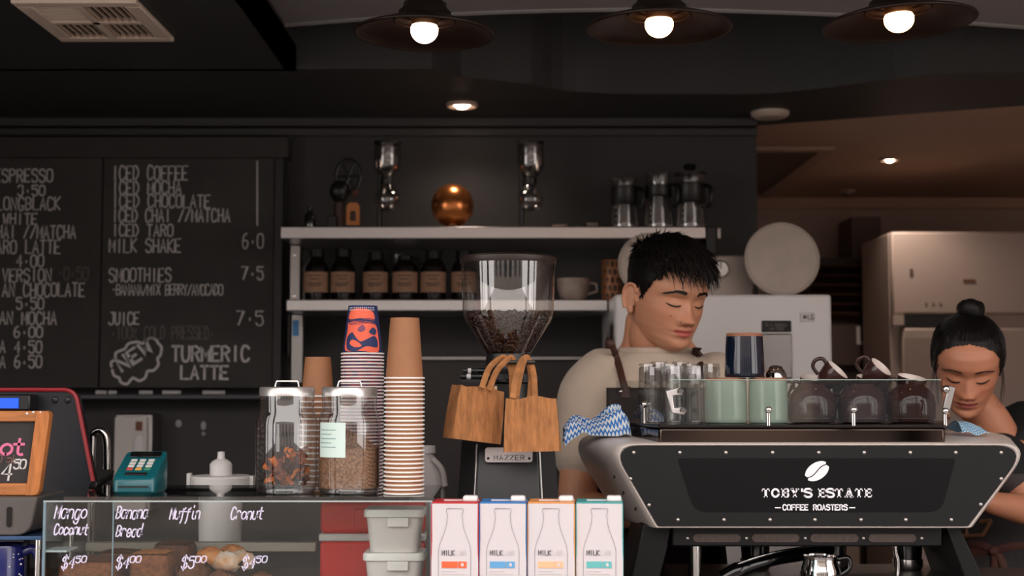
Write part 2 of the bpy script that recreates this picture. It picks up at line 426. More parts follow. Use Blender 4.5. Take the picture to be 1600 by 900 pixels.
# ------------------------------------------------------------ pendant lamps
def pendant(px, py, hw, Y, tilt, label, col, e):
    c = W(px, py, Y); r = hw*SC(Y)
    t = thing('pendant_lamp', label, 'lamp', c, 'bronze pendant lamps over the counter')
    R = RY(tilt)
    def L(prof, name, mat, n=56, par=t):
        k = MB().lathe(prof, n, (0,0,0), R); k.v = [tuple(Vector(p)+c) for p in k.v]; return k.build(name, mat, par, 50)
    sh = [(r,0),(r*.97,.005),(r*.80,.013),(r*.60,.022),(r*.43,.029),(r*.39,.033),(r*.38,.042),(r*.32,.048),(r*.31,.058),(r*.25,.064),(r*.24,.080),(r*.16,.086)]
    inner = [(a-.0025 if a > .01 else a, z-.0025) for a, z in sh]
    L(sh+[(inner[-1][0], inner[-1][1])]+inner[::-1], 'lamp_shade', m_bronze)
    k = MB().tube([Vector((r*math.cos(a), r*math.sin(a), 0)) for a in [2*PI*i/64 for i in range(64)]], .0032, 8, closed=True)
    k.v = [tuple(R@Vector(p)+c) for p in k.v]; k.build('rim', m_bronzerim, t, 60)
    for rr, zz in ((.43,.025),(.36,.036)):
        k = MB().tube([Vector((rr*r*math.cos(a), rr*r*math.sin(a), zz)) for a in [2*PI*i/48 for i in range(48)]], .0022, 6, closed=True)
        k.v = [tuple(R@Vector(p)+c) for p in k.v]; k.build('shade_ring', m_bronzerim, t, 60)
    L([(0,.054),(.026,.054),(.026,.024),(.024,.016),(0,.016)], 'lamp_socket', M('socket_brass', (150,112,80), .4, .8), 28)
    b = r*.20
    L([(0,-.018)]+[(b*math.sin(a), .007-.025*math.cos(a)) for a in [PI/2*i/8 for i in range(1,9)]]+[(b,.011),(b*.9,.0165),(0,.017)], 'bulb', M('bulb_'+str(int(px)), (255,230,205), .4, emit=e, ecol=col), 32)
    top = c+R@Vector((0,0,.084)); k = MB().cyl(top, (top.x, top.y, SZ-.02), .020, .020, 24); k.cyl((top.x,top.y,SZ-.02),(top.x,top.y,SZ),.05,.05,24)
    k.build('ceiling_mount', m_bronze, t)
pendant(663, 53, 110, 2.62, .02, 'bronze pendant lamp with pinkish white bulb, above the brown paper cups', (255,214,184), 9)
pendant(1030, 44, 113, 2.62, .0, 'bronze pendant lamp with glowing amber bulb, middle of the row above the barista', (255,190,130), 11)
pendant(1405, 36, 118, 2.62, -.045, 'bronze pendant lamp with amber bulb, tilted, above the brown cups', (255,186,125), 9)

# ------------------------------------------------------------ recessed lights
def downlight(px, py, rpx, z, label, lit, watt=0):
    c = onz(px,py,z); r = rpx*SC(c.y)
    t = thing('downlight', label, 'light', c-Vector((0,0,.012)))
    MB().lathe([(r*.55,.0),(r,.002),(r,-.008),(r*.9,-.011),(r*.55,-.006),(r*.5,.0)], 36, c, closed=True).build('trim_ring', M('downlight_ring', (196,170,156), .4), t)
    MB().lathe([(0,-.016),(r*.3,-.014),(r*.52,-.004),(r*.52,.0),(0,.0)], 28, c).build('lens', m_down if lit else M('dim_lens', (176,160,150), .4), t)
    if watt:
        l = bpy.data.lights.new('downlight_lamp','SPOT'); l.energy = watt; l.color = (1,.82,.68); l.spot_size = 2.4; l.spot_blend = .6; l.shadow_soft_size = .04
        lo = bpy.data.objects.new('lamp', l); COL.objects.link(lo); lo.parent = t; lo.location = (0,0,-.012)
downlight(722,162,25,LZ,'lit recessed downlight in the dark ceiling above the shelf',True,2.5)
downlight(1390,247,16,LZ+.004,'lit recessed downlight in the brown kitchen ceiling',True,7)
downlight(1325,298,12,LZ+.004,'dim recessed downlight in the brown kitchen ceiling near the cornice',False)
c = onz(1203,175,LZ); r = 30*SC(c.y)
t = thing('ceiling_sensor', 'flat round cream sensor disc on the dark ceiling', 'sensor', c-Vector((0,0,.02)))
MB().lathe([(0,-.018),(r*.8,-.018),(r,-.010),(r,0),(0,0)], 36, c).build('cover', M('sensor_cream', (214,196,180), .5), t)
MB().lathe([(0,-.020),(r*.55,-.0195),(r*.6,-.017),(0,-.017)], 28, c).build('lens', M('sensor_lens', (190,172,158), .4), t)
# kitchen ceiling hatch
a = onz(1120,225,LZ); b = onz(1312,225,LZ); d = onz(1222,305,LZ); z = LZ
t = thing('ceiling_hatch', 'square framed access panel in the kitchen ceiling', 'ceiling panel', ((a.x+b.x)/2,(a.y+d.y)/2,z-.012))
mb = MB(); x0, x1, y0, y1 = xe+.03, b.x, a.y+.06, d.y
mb.box(x0,x1,y0,y0+.05,z-.012,z+.004); mb.box(x0,x1,y1-.05,y1,z-.012,z+.004); mb.box(x1-.05,x1,y0+.05,y1-.05,z-.012,z+.004); mb.box(x0,x0+.04,y0+.05,y1-.05,z-.012,z+.004)
mb.build('frame', M('hatch_frame', (190,160,142), .5), t, bevel=.003)
MB().box(x0+.04,x1-.05,y0+.05,y1-.05,z-.004,z+.004).build('panel', M('hatch_panel', (120,98,88), .6), t)

# ------------------------------------------------------------ blackboard
BY = 4.21
bx0, bx1 = -1.95, W(428,400,BY).x; bz0, bz1 = W(300,606,BY).z, W(300,247,BY).z
t = thing('menu_blackboard', 'large menu blackboard with chalk drink names and prices', 'blackboard', ((bx0+bx1)/2, BY, bz0))
m_board = M('blackboard_slate', (52,49,48), .75, col2=(66,62,60), vs_=5, bump=.03, bs=40)
xm_ = W(158,400,BY).x
MB().box(bx0,xm_-.002,BY,BY+.03,bz0,bz1).build('board_panel', m_board, t, bevel=.002)
MB().box(xm_+.002,bx1,BY,BY+.03,bz0,bz1).build('board_panel', m_board, t, bevel=.002)
mb = MB(); mb.box(bx0,bx1+.04,BY-.005,WY,bz1,bz1+.065); mb.build('frame_rail', M('board_frame_dark', (50,45,43), .6, var=.1), t, bevel=.003)
MB().box(bx1,bx1+.028,BY-.008,WY,bz0-.02,bz1).build('frame_stile', M('board_frame_stile', (36,34,34), .5), t, bevel=.003)
MB().box(bx0,bx1+.03,BY+.03,WY,bz0,bz1).build('backing_board', m_black, t)
rows = [('ESPRESSO',-8,82,262,284),('3.50',28,70,287,305),('LONGBLACK',-5,94,306,328),('WHITE',5,58,331,350),('CHAI //MATCHA',-15,118,350,372),
('TARO LATTE',-17,94,373,396),('4.00',26,68,396,417),('AN CHOCOLATE',4,132,440,463),('5.50',26,68,463,483),('AN MOCHA',0,88,485,507),
('6.00',22,66,508,527),('A 4.50',0,65,530,551),('A 6.50',0,65,553,574),('VERSION',4,80,418,440),
('ICED COFFEE',176,293,257,281),('ICED MOCHA',176,283,281,303),('ICED CHOCOLATE',176,328,302,324),('ICED CHAI //MATCHA',176,359,324,346),
('ICED TARO',176,270,348,369),('MILK SHAKE',171,282,371,394),('6.0',379,411,363,388),('SMOOTHIES',171,267,417,440),('7.5',378,411,415,437),
('-BANANA/MIX BERRY/AVOCADO',175,348,442,461),('JUICE',170,217,486,507),('7.5',370,411,484,508)]
for s, xa, xb, yt, yb in rows:
    words_px(s, xa, xb, yt+2.5, yb, BY, 2.2 if len(s) < 20 else 1.7, m_chalk, t, 'chalk_writing', .42 if len(s) < 20 else .2, .03)
for s, xa, xb, yt, yb in (('+0.50',90,138,418,438),('.100% COLD PRESSED.',174,335,510,530)):
    words_px(s, xa, xb, yt, yb, BY, 1.7, m_chalkd, t, 'faded_chalk_writing', .4, .03)
for s, xa, xb, yt, yb in (('TURMERIC',269,389,541,564),('LATTE',283,356,572,592)):
    k = MB(); text_px(k, s, xa, xb, yt, yb, BY, 3.6, gap=.4); k.build('bold_chalk_writing', m_chalk, t, 0, recalc=False)
k = MB(); a = W(402,352,BY); b = W(402,252,BY); ribbon(k, [Vector((a.x,a.z)),Vector((b.x,b.z))], .004, lambda p,q:(p,BY-.0006,q)); k.build('chalk_line', m_chalk, t, 0)
cl = [(700,500),(695,465),(722,445),(725,405),(780,380),(803,348),(860,337),(893,347),(930,315),(975,322),(988,345),(1010,370),(1002,420),(985,440),(990,480),(960,515),(922,520),(908,560),(870,580),(830,562),(795,600),(755,588),(745,562),(712,545)]
cp = [W(x/4,450+y/4,BY) for x,y in cl]; cp = [Vector((p.x,p.z)) for p in cp]; cp = crom(cp,3,True); cp.append(cp[0])
k = MB(); ribbon(k, cp, 4*SC(BY), lambda p,q:(p,BY-.0006,q)); k.build('chalk_cloud', m_chalk, t, 0)
a = W(187,585,BY); sc = SC(BY); an = math.radians(33)
def newfn(p,q): return (a.x+(p*math.cos(an)-q*math.sin(an)), BY-.0006, a.z+(p*math.sin(an)+q*math.cos(an)))
k = MB(); text(k, 'NEW', 6*sc, 2*sc, 62*sc, 23*sc, 4.5*sc, newfn, gap=.45); k.build('bold_chalk_writing', m_chalk, t, 0)
# chalk ledge and chalk sticks
lz = W(300,617,BY-.06).z
t = thing('chalk_ledge', 'dark narrow ledge below the menu blackboard', 'ledge', (-1.2,BY-.06,lz-.012))
MB().box(bx0,bx1+.03,BY-.065,WY,lz-.012,lz).build('shelf_board', M('ledge_grey', (74,74,80), .45), t, bevel=.002)
for px, w in ((158,16),(176,12),(228,20),(268,28),(334,34)):
    p = W(px,613,BY-.03)
    k = MB().cyl((p.x-w*sc*.5,BY-.03,lz+.0065),(p.x+w*sc*.5,BY-.028,lz+.0065),.0065,.006,12)
    tag(k.build('chalk_stick', M('chalk_stick_white', (190,188,190), .9)), 'short white chalk stick lying on the blackboard ledge', 'chalk', 'chalk sticks on the ledge')
# ============================================================ back shelves
SF = 3.95
uz1 = W(700,354,SF).z; uz0 = W(700,373,SF).z; lz1 = W(700,468,SF).z; lz0 = W(700,486,SF).z
ux0 = W(438,360,SF).x; ux1 = W(1103,360,SF).x; lx0 = W(447,477,SF).x; lx1 = W(961,520,3.70).x-.002
t = thing('steel_shelf', 'upper brushed steel wall shelf carrying coffee brewers and carafes', 'shelf', ((ux0+ux1)/2,4.1,uz0))
MB().box(ux0,ux1,SF,WY,uz0,uz1).build('shelf_board', m_steel, t, bevel=.003)
MB().box(ux1,ux1+.03,SF+.0,WY,uz0-.044,uz1+.0).build('end_bracket', m_blk, t, bevel=.003)
MB().box(ux1+.032,ux1+.044,SF+.005,SF+.02,uz0+.0,uz1-.003).build('end_clip', m_steel2, t, bevel=.002)
t = thing('steel_shelf', 'lower brushed steel wall shelf carrying the brown bottles', 'shelf', ((lx0+lx1)/2,4.1,lz0))
MB().box(lx0,lx1,SF,WY,lz0,lz1).build('shelf_board', m_steel, t, bevel=.003)
t = thing('shelf_upright', 'steel upright post holding the left ends of both shelves', 'post', (W(460,420,4.1).x,4.15,W(460,600,4.15).z))
a = W(453,420,4.12).x; b = W(469,420,4.12).x; zz = W(460,598,4.12).z
MB().box(a,b,4.12,4.15,lz1+.001,uz0-.001).build('upper_post', m_steel2, t, bevel=.002)
mb = MB().box(a+.006,b+.01,4.12,4.15,zz,lz0-.001); mb.build('lower_post', m_steel2, t, bevel=.002)
MB().box(a+.010,b-.002,4.1185,4.1205,W(460,525,4.12).z,W(460,500,4.12).z).build('blue_sticker', M('sticker_blue', (70,140,200), .5), t)
MB().box(a-.004,a+.002,4.12,WY,lz0-.12,lz0-.001).build('wall_bracket', m_dkmetal, t)
for z in (lz1+.02, uz0-.03): MB().lathe([(0,0),(.006,0),(.005,-.003),(0,-.004)],10,((a+b)/2,4.12,z),RX(-PI/2)).build('bolt', m_chrome, t)

def LB(px, Y, zb, prof, n=32, dx=0):
    """lathe profile (half-width px, height px) standing at zb"""
    s = SC(Y); c = W(px, 500, Y); return MB().lathe([(a*s, b*s) for a, b in prof], n, (c.x+dx, Y, zb))
# ------------------------------------------------------------ amber bottles
m_amber = M('dark_amber_glass', (16,11,9), .08, coat=.5)
m_kraftlabel = M('kraft_label', (158,120,96), .75, var=.1, vs_=60)
m_ink = M('label_ink', (70,52,44), .8)
BYY = 4.06
bot = [(494,20,83,'with a worn label, nearest the shelf post'),(536,19.5,83,'second along from the shelf post'),(587,20,78,'third along from the shelf post'),
       (633,20.5,72,'with the clear plastic bag behind it'),(677,20.5,80,'between the bagged bottle and the grinder hopper'),(725,20,80,'partly hidden by the grinder hopper')]
for i, (px, hw, hh, w) in enumerate(bot):
    c = W(px,460,BYY); s = SC(BYY)
    t = thing('amber_bottle', 'dark amber bottle with kraft label '+w, 'bottle', (c.x,BYY,lz1+.0005), 'amber bottles on the lower shelf')
    LB(px,BYY,lz1+.0005,[(0,0),(hw-1,0),(hw,2),(hw,50),(hw-1.5,56),(hw-6,63),(11,67),(10.5,hh-13),(0,hh-13)],28).build('bottle_body', m_amber, t, 40)
    LB(px,BYY,lz1+.0005,[(0,hh-13),(12.5,hh-13),(12.5,hh-1),(11.5,hh),(0,hh)],24).build('cap', M('bottle_cap', (20,19,19), .5, spec=.3), t, 40)
    # label wraps the front half
    r = (hw+.35)*s; k = MB(); z0 = lz1+14*s; z1 = lz1+46*s
    k.grid(lambda u,v: (c.x+r*math.sin((u-.5)*2.5), BYY-r*math.cos((u-.5)*2.5), z0+(z1-z0)*v), 16, 1)
    lb = k.build('bottle_label', m_kraftlabel, t, 60)
    k = MB(); r2 = r+.0004
    for q,(f,wid) in enumerate(((.78,.5),(.62,.34),(.40,.6),(.30,.45))):
        k.grid(lambda u,v: (c.x+r2*math.sin((u-.5)*2*wid), BYY-r2*math.cos((u-.5)*2*wid), z0+(z1-z0)*(f+.05*v)), 6, 1)
    tag(k.build('label_print', m_ink, lb, 60), kind='stuff')
k = MB(); c = W(633,420,4.17); zt = lz1
def bagf(u,v):
    a = u*2*PI; r = (.075*(1-.45*v))*(1+.18*noise.noise(Vector((math.cos(a)*2,math.sin(a)*2,v*5)))); 
    return (c.x+r*math.cos(a), 4.19+.6*r*math.sin(a), zt+.001+v*.148+.012*noise.noise(Vector((math.cos(a)*3,math.sin(a)*3,7+v))))
k.grid(bagf, 36, 14)
tag(k.build('plastic_bag', GLASS('bag_film',(.80,.78,.76),gain=2.5,rough=.25), smooth=60), 'crumpled clear plastic bag behind the amber bottles', 'bag')
# bowl and hex tin on the lower shelf
t = thing('shelf_cup', 'pale stoneware cup on the lower shelf beside the hopper', 'cup', (W(896,460,4.06).x,4.06,lz1+.0005))
LB(896,4.06,lz1+.0005,[(0,0),(15,0),(21,6),(24.5,20),(25.5,36),(24.6,36),(23,20),(19,8),(0,6)],36).build('cup_body', M('stoneware', (186,166,154), .45, var=.18, vs_=40), t, 50)
s = SC(4.06); cx = W(896,460,4.06).x
MB().tube([(cx+.044,4.06,lz1+.055),(cx+.066,4.06,lz1+.052),(cx+.068,4.06,lz1+.03),(cx+.040,4.06,lz1+.022)],.004,8).build('handle', MATS['stoneware'], t)
t = thing('patterned_tin', 'tall copper tin with a dark honeycomb pattern on the lower shelf', 'tin', (W(956,460,4.06).x,4.06,lz1+.0005))
LB(956,4.06,lz1+.0005,[(0,0),(15.5,0),(16,1),(16,63),(15,65),(0,65)],30).build('tin_body', M('tin_copper', (170,112,72), .4, .3), t, 40)
cx = W(956,460,4.06).x; r = 16.2*s
for row in range(5):
    for q in range(7):
        a = (q-3)*.52+(.26 if row % 2 else 0); z = lz1+(8+row*12.5)*s
        k = MB(); P = [(a+.20*math.cos(i*PI/3+PI/6), z+5.6*s*math.sin(i*PI/3+PI/6)) for i in range(6)]; k0 = []
        k.v = [(cx+r*math.sin(u), 4.06-r*math.cos(u), w) for u,w in P]; k.f = [tuple(range(6))]; k.build('hexagon_mark', M('tin_dark', (62,40,30), .5), t, 0)

# ------------------------------------------------------------ upper shelf things
UY = 4.10; s = SC(UY); uz = uz1+.0005
def siphon(px, label, flip):
    c = W(px,300,UY); t = thing('siphon_brewer', label, 'coffee brewer', (c.x,UY,uz), 'glass siphon brewers on the upper shelf')
    mg = GLASS('siphon_glass', (.86,.84,.83), gain=3)
    R = 20.5; cz = 52
    ball = [(0,cz-R)]+[(R*math.sin(a), cz-R*math.cos(a)) for a in [PI*i/14 for i in range(1,12)]]
    LB(px,UY,uz,ball+[(8,cz+R+2),(8,cz+R+14)],30).build('lower_globe', mg, t, 60)
    LB(px,UY,uz,[(6,cz+R+4),(6,cz+R+10),(13,cz+R+18),(20,cz+R+26),(21.5,cz+R+34),(21.5,140),(20.6,140),(20.6,cz+R+35),(12,cz+R+19),(5,cz+R+10)],30).build('upper_chamber', mg, t, 60)
    LB(px,UY,uz,[(6,cz+R+3),(10,cz+R+3),(10.5,cz+R+12),(6,cz+R+12)],24).build('rubber_seal', m_blk, t)
    LB(px,UY,uz,[(0,138),(21.8,138),(21.8,143),(0,144)],30).build('chamber_lid', m_blk, t)
    sx = -14 if flip else -11
    k = MB(); bx = c.x+sx*s; k.tube([(bx,UY+.002,uz+.002),(bx,UY+.002,uz+.12),(bx,UY+.002,uz+.18)],.008,10); k.build('stand_post', m_dkmetal, t)
    MB().tube([(bx,UY,uz+(cz+R+6)*s),(c.x-.012,UY,uz+(cz+R+6)*s)],.007,8).build('clamp', m_dkmetal, t)
    MB().box(bx-.02,c.x+.035,UY-.05,UY+.05,uz,uz+.008).build('stand_base', m_dkmetal, t, bevel=.003)
    MB().ell((bx,UY-.012,uz+.009),(.006,.006,.006),12,8).build('adjusting_knob', m_chrome, t)
    k = MB(); k.tube([(c.x+.012,UY,uz+(cz-4)*s),(c.x+.004,UY,uz+(cz+R+6)*s)],.003,6); k.build('filter_chain', m_chrome, t)
siphon(604,'glass siphon coffee brewer beside the copper globe and the hanging tag',False)
siphon(829,'glass siphon coffee brewer between the copper globe and the small cup',True)
c = W(707,304,UY); t = thing('copper_globe', 'shiny copper globe ornament on a thin stem', 'ornament', (c.x,UY,uz))
k = MB(); R = .0625; k.ell((c.x,UY,uz+.015+R),(R,R,R*1.03),48,28); k.build('globe', M('copper', (214,132,76), .25, .9), t, 80)
k = MB(); k.cyl((c.x,UY,uz),(c.x,UY,uz+.02),.003,.003,10); k.lathe([(0,0),(.02,0),(.018,.003),(0,.004)],24,(c.x,UY,uz)); k.build('stem', m_chrome, t)
# dark hand grinder with tag
c = W(543,300,UY); t = thing('hand_grinder', 'black hand coffee grinder with a large wheel on the upper shelf', 'grinder', (c.x,UY,uz))
k = MB(); k.tube([(c.x+.002+.036*math.cos(a),UY,uz+.165+.048*math.sin(a)) for a in [2*PI*i/28 for i in range(28)]],.006,8,closed=True)
k.build('wheel', m_blk, t)
for a in (0,PI/3,2*PI/3):
    d = Vector((math.cos(a)*.036,0,math.sin(a)*.046)); p = Vector((c.x+.002,UY,uz+.165)); MB().tube([p-d,p+d],.0035,6).build('spoke', m_blk, t)
LB(529,UY,uz,[(0,48),(8,48),(14,56),(17,64),(14,74),(8,80),(0,80)],24).build('bean_bowl', m_blk, t, 60)
LB(529,UY,uz,[(0,0),(9,0),(9,46),(7,48),(0,48)],20).build('grinder_body', M('dark_brown_wood', (60,36,26), .45), t, 40)
MB().box(c.x-.055,c.x-.03,UY-.03,UY+.03,uz,uz+.045).build('drawer_box', m_blk, t, bevel=.003)
MB().tube([(c.x-.01,UY,uz+.13),(c.x+.004,UY,uz+.16)],.008,8).build('crank_shaft', m_blk, t)
cx = W(551,325,UY-.05); t = thing('swing_tag', 'small orange kraft swing tag standing by the hand grinder', 'tag', (cx.x,UY-.04,uz))
P = [(-.019,0.0),(.019,0.0),(.019,.056),(.011,.066),(-.011,.066),(-.019,.056)]
MB().prism([(cx.x+a,uz+.016+b) for a,b in P],XZ,UY-.041,UY-.039).build('card', M('tag_kraft', (190,120,66), .7), t)
MB().prism([(cx.x+a*.45,uz+.028+b*.45) for a,b in P],XZ,UY-.0416,UY-.0412).build('tag_print', m_ink, t)
MB().tube([(cx.x,UY-.04,uz+.08),(cx.x+.001,UY-.03,uz+.11)],.0015,5).build('string', m_ink, t)
MB().cyl((cx.x,UY-.037,uz),(cx.x,UY-.037,uz+.02),.003).build('peg', m_dkmetal, t)
MB().ell((cx.x+.003,UY-.03,uz+.112),(.012,.006,.009),12,8).build('ribbon_knot', M('knot_brown', (84,46,30), .8), t)
t = thing('small_vial', 'small dark glass dropper bottle near the shelf end', 'bottle', (W(483,340,UY).x,UY,uz))
LB(483,UY,uz,[(0,0),(8,0),(9,2),(9,26),(4,32),(4,36),(0,36)],20).build('bottle_body', GLASS('smoky_glass',(.35,.34,.34),gain=2), t, 50)
LB(483,UY,uz,[(0,35),(5,35),(5,41),(0,42)],16).build('cap', m_blk, t)
t = thing('small_cup', 'tiny pale clay cup on the upper shelf beside a siphon brewer', 'cup', (W(875,350,UY).x,UY,uz))
LB(875,UY,uz,[(0,0),(9,0),(12,9),(12.5,11),(11.6,11),(8.5,2),(0,1.5)],24).build('cup_body', M('clay', (180,150,134), .6), t, 60)
LB(875,UY,uz,[(0,8),(11,8),(11.2,8.6),(0,8.8)],24).build('contents', m_ink, t)
k = MB(); c = W(925,345,UY); k.box(c.x-.023,c.x+.023,UY-.02,UY+.02,uz,uz+.032)
t = thing('black_timer', 'small black box timer on the upper shelf beside the carafes', 'timer', (c.x,UY,uz)); k.build('case', m_blk, t, bevel=.004)
MB().box(c.x-.016,c.x+.016,UY-.0215,UY-.0195,uz+.010,uz+.026).build('screen', m_blkg, t)
def carafe(px, w0, w1, h, label, kind):
    c = W(px,300,UY); t = thing('glass_carafe', label, 'carafe', (c.x,UY,uz), 'glass carafes on the upper shelf')
    mg = GLASS('carafe_glass', (.84,.82,.81), gain=3)
    LB(px,UY,uz,[(0,1),(w0-2,1),(w0,4),(w0-1,14),(w1+2,h*.62),(w1,h*.72),(w1+4,h*.95),(w1+6,h)],32).build('glass_body', mg, t, 60)
    LB(px,UY,uz,[(w1+2.8,h*.50),(w1+4.5,h*.52),(w1+3.5,h*.86),(w1+1.6,h*.86)] if kind else [(w1+3,h*.60),(w1+4.2,h*.62),(w1+3.6,h*.80),(w1+2,h*.80)],28).build('collar', m_blk, t, 50)
    MB().tube(crom([(c.x+(w1+3)*s,UY-.01,uz+h*.82*s),(c.x+(w1+10)*s,UY-.03,uz+h*.74*s),(c.x+(w1+9)*s,UY-.03,uz+h*.50*s),(c.x+(w1+6)*s,UY-.012,uz+h*.44*s)],5),.006,8).build('handle', m_blk, t)
    for q in range(4): MB().ell((c.x-(w0-9)*s,UY-(w0-6)*s*.8,uz+(10+q*9)*s),(.0022,.0022,.0022),8,6).build('level_mark', m_chalk, t)
    if kind == 2:
        LB(px,UY,uz,[(0,h),(w1+6,h),(w1+6,h+3),(9,h+6),(8,h+10),(11,h+14),(9,h+17),(0,h+17)],28).build('lid', m_blk, t)
carafe(976,24,17,84,'short glass carafe with a wide black collar on the upper shelf',1)
carafe(1030,24,17,92,'tall open glass carafe with a black collar band, between two other carafes',0)
carafe(1080,24,19,90,'tall glass carafe with a black knobbed lid beside the shelf end',2)

# ------------------------------------------------------------ fridge with dispenser
FY = 3.70; fx0 = W(961,520,FY).x; fx1 = W(1300,520,FY).x; fz = W(1100,460,FY).z
t = thing('white_fridge', 'white fridge with a water dispenser standing behind the barista', 'fridge', ((fx0+fx1)/2,FY+.26,0))
MB().box(fx0,fx1,FY+.05,WY-.04,.03,fz).build('cabinet_body', m_white2, t, bevel=.006)
d = MB().box(fx0,fx1,FY,FY+.046,.62,fz).build('upper_door', m_white2, t, bevel=.008)
MB().box(fx0,fx1,FY,FY+.046,.05,.61).build('lower_door', m_white2, t, bevel=.008)
for x in (fx0+.05,fx1-.05):
    for y in (FY+.1,WY-.1): MB().cyl((x,y,0),(x,y,.035),.018).build('foot', m_blk, t)
def fbox(name, x0,x1,y0,y1,mat,dep,par,bev=.002):
    a = W(x0,y1,FY); b = W(x1,y0,FY); return MB().box(a.x,b.x,FY-dep,FY+.002,a.z,b.z).build(name, mat, par, bevel=bev)
fbox('display', 1190,1236,501,519,m_blkg,.004,d)
k = MB(); text_px(k,'FILTERED',1197,1229,506,510,FY,.8,dy=-.0045); text_px(k,'WATER',1202,1224,512,516,FY,.8,dy=-.0045); k.build('display_print', M('display_grey', (120,110,105), .6), d, 0)
fbox('dispenser_panel', 1190,1237,521,592,M('dispenser_silver', (190,186,184), .18, .9),.006,d,.008)
fbox('badge', 1250,1273,488,503,M('badge_grey', (206,200,198), .35, .2),.003,d)
k = MB(); cc = W(1257,495.5,FY); k.lathe([(0,-.004),(3.0*SC(FY),-.004),(3.0*SC(FY),0),(0,0)],20,(cc.x,FY,cc.z),RX(-PI/2)); k.v = [(x,2*FY-y if y > FY else y,z) for x,y,z in k.v]; k.build('badge_emblem', M('badge_ink', (90,80,80), .5), d)
k = MB(); text_px(k,'LG',1262,1271,492,499,FY,1.5,dy=-.0034); k.build('badge_lettering', MATS['badge_ink'], d, 0)
# paper clipped to the fridge side
a = W(938,500,FY+.1); b = W(958,552,FY+.1)
k = MB(); k.grid(lambda u,v:(fx0-.002-.022*(1-u)*(.3+.7*v)-.002, FY+.03+.16*u, a.z+(b.z-a.z)*v), 8, 8); 
tag(k.build('pinned_paper', M('paper_grey', (188,182,178), .8)), 'white paper sheets hanging from the fridge side', 'paper')
# things on top of the fridge
fz += .0005
def disc(px, py, rpx, Y, label, mat):
    s = SC(Y); r = rpx*s; c = W(px,py,Y); t = thing('round_board', label, 'round board', (c.x,Y,fz), 'round boards on the fridge')
    R = RX(PI/2-.10); k = MB().lathe([(0,-.006),(r*.97,-.006),(r,-.003),(r,.003),(r*.97,.006),(0,.006)],56,(0,0,0),R)
    mz = min(p[2] for p in k.v); k.v = [(p[0]+c.x,p[1]+Y,p[2]-mz+fz) for p in k.v]; k.build('disc', mat, t, 40)
    k = MB().tube([R@Vector((r*.93*math.cos(a),r*.93*math.sin(a),.006)) for a in [2*PI*i/60 for i in range(60)]],.0012,6,closed=True)
    k.v = [(p[0]+c.x,p[1]+Y,p[2]-mz+fz) for p in k.v]; k.build('rim_groove', M('board_rim', (168,152,142), .6), t)
m_disc = M('board_grey', (186,172,160), .6, var=.08, vs_=18, bump=.1, bs=200)
disc(1016,410,51,3.82,'round pale grey board partly hidden behind the barista head',m_disc)
disc(1222,412,59,3.80,'large round pale grey board leaning beside the silver box with a dial',m_disc)
a = W(1100,400,3.92); b = W(1178,455,3.92); zt = W(1140,398,3.92).z
t = thing('silver_appliance', 'silver box appliance with a round steel dial on the fridge', 'appliance', ((a.x+b.x)/2,4.0,fz))
MB().box(W(1072,420,3.92).x,b.x,3.92,4.12,fz,zt).build('case', M('appliance_silver', (170,158,150), .4, .5), t, bevel=.006)
c = W(1125,421,3.92); k = MB().lathe([(0,.0),(.022,0),(.025,.004),(.025,.014),(.020,.018),(0,.018)],32,(0,0,0),RX(PI/2)); k.v = [(p[0]+c.x,p[1]+3.92,p[2]+c.z) for p in k.v]
dl = k.build('dial', m_steel, t); MB().box(c.x-.0015,c.x+.0015,3.9005,3.903,c.z,c.z+.02).build('dial_mark', m_blk, dl)

# ------------------------------------------------------------ kitchen beyond
KY = 5.2; kx0 = W(1395,500,KY).x; kz = W(1500,362,KY).z
t = thing('kitchen_fridge', 'tall cream double-door fridge in the kitchen behind the woman', 'fridge', (kx0+.4,KY+.3,0))
m_cream = M('cream_enamel', (206,186,176), .4)
MB().box(kx0,kx0+.85,KY+.04,KY+.45,.02,kz).build('cabinet_body', m_cream, t, bevel=.006)
zg = W(1500,491,KY).z; zg2 = W(1500,504,KY).z
d = MB().box(kx0,kx0+.85,KY,KY+.037,zg,kz).build('freezer_door', m_cream, t, bevel=.008)
MB().box(kx0+.035,kx0+.85,KY,KY+.037,.06,zg2-.02).build('lower_door', m_cream, t, bevel=.008)
MB().box(kx0+.04,W(1508,498,KY).x,KY+.004,KY+.037,zg2-.015,zg-.003).build('grip_recess', m_blk, t)
MB().box(kx0,kx0+.04,KY-.005,KY+.036,zg2-.01,zg-.002).build('hinge_cover', m_cream, t)
c = W(1514,439,KY); MB().box(c.x-.022,c.x+.022,KY-.003,KY,c.z-.006,c.z+.006).build('badge', M('badge_brown', (128,82,62), .5), d)
c = W(1424,425,KY); MB().box(c.x-.006,c.x+.006,KY-.003,KY,c.z-.015,c.z+.012).build('magnet', M('magnet_brown', (110,86,76), .5), d)
c = W(1445,475,KY)
for q in range(3): MB().box(c.x+q*.026,c.x+q*.026+.010,KY-.002,KY,c.z-.006,c.z+.006).build('sticker', M('sticker_grey', (160,140,130), .5), d)
a = W(1413,545,KY); b = W(1468,528,KY); MB().box(a.x,b.x,KY-.002,KY,a.z-.12,b.z).build('notice', M('notice_paper', (186,166,155), .7), t)
LYY = 5.70; a = W(1268,502,LYY); b = W(1392,413,LYY)
t = thing('louvre_unit', 'dark metal louvred unit beside the cream fridge', 'louvre', ((a.x+b.x)/2,LYY+.1,0))
MB().box(a.x,b.x,LYY+.05,LYY+.35,0,b.z+.03).build('case', M('louvre_case', (60,48,42), .5), t)
m_lv = M('louvre_bronze', (120,90,72), .3, .8)
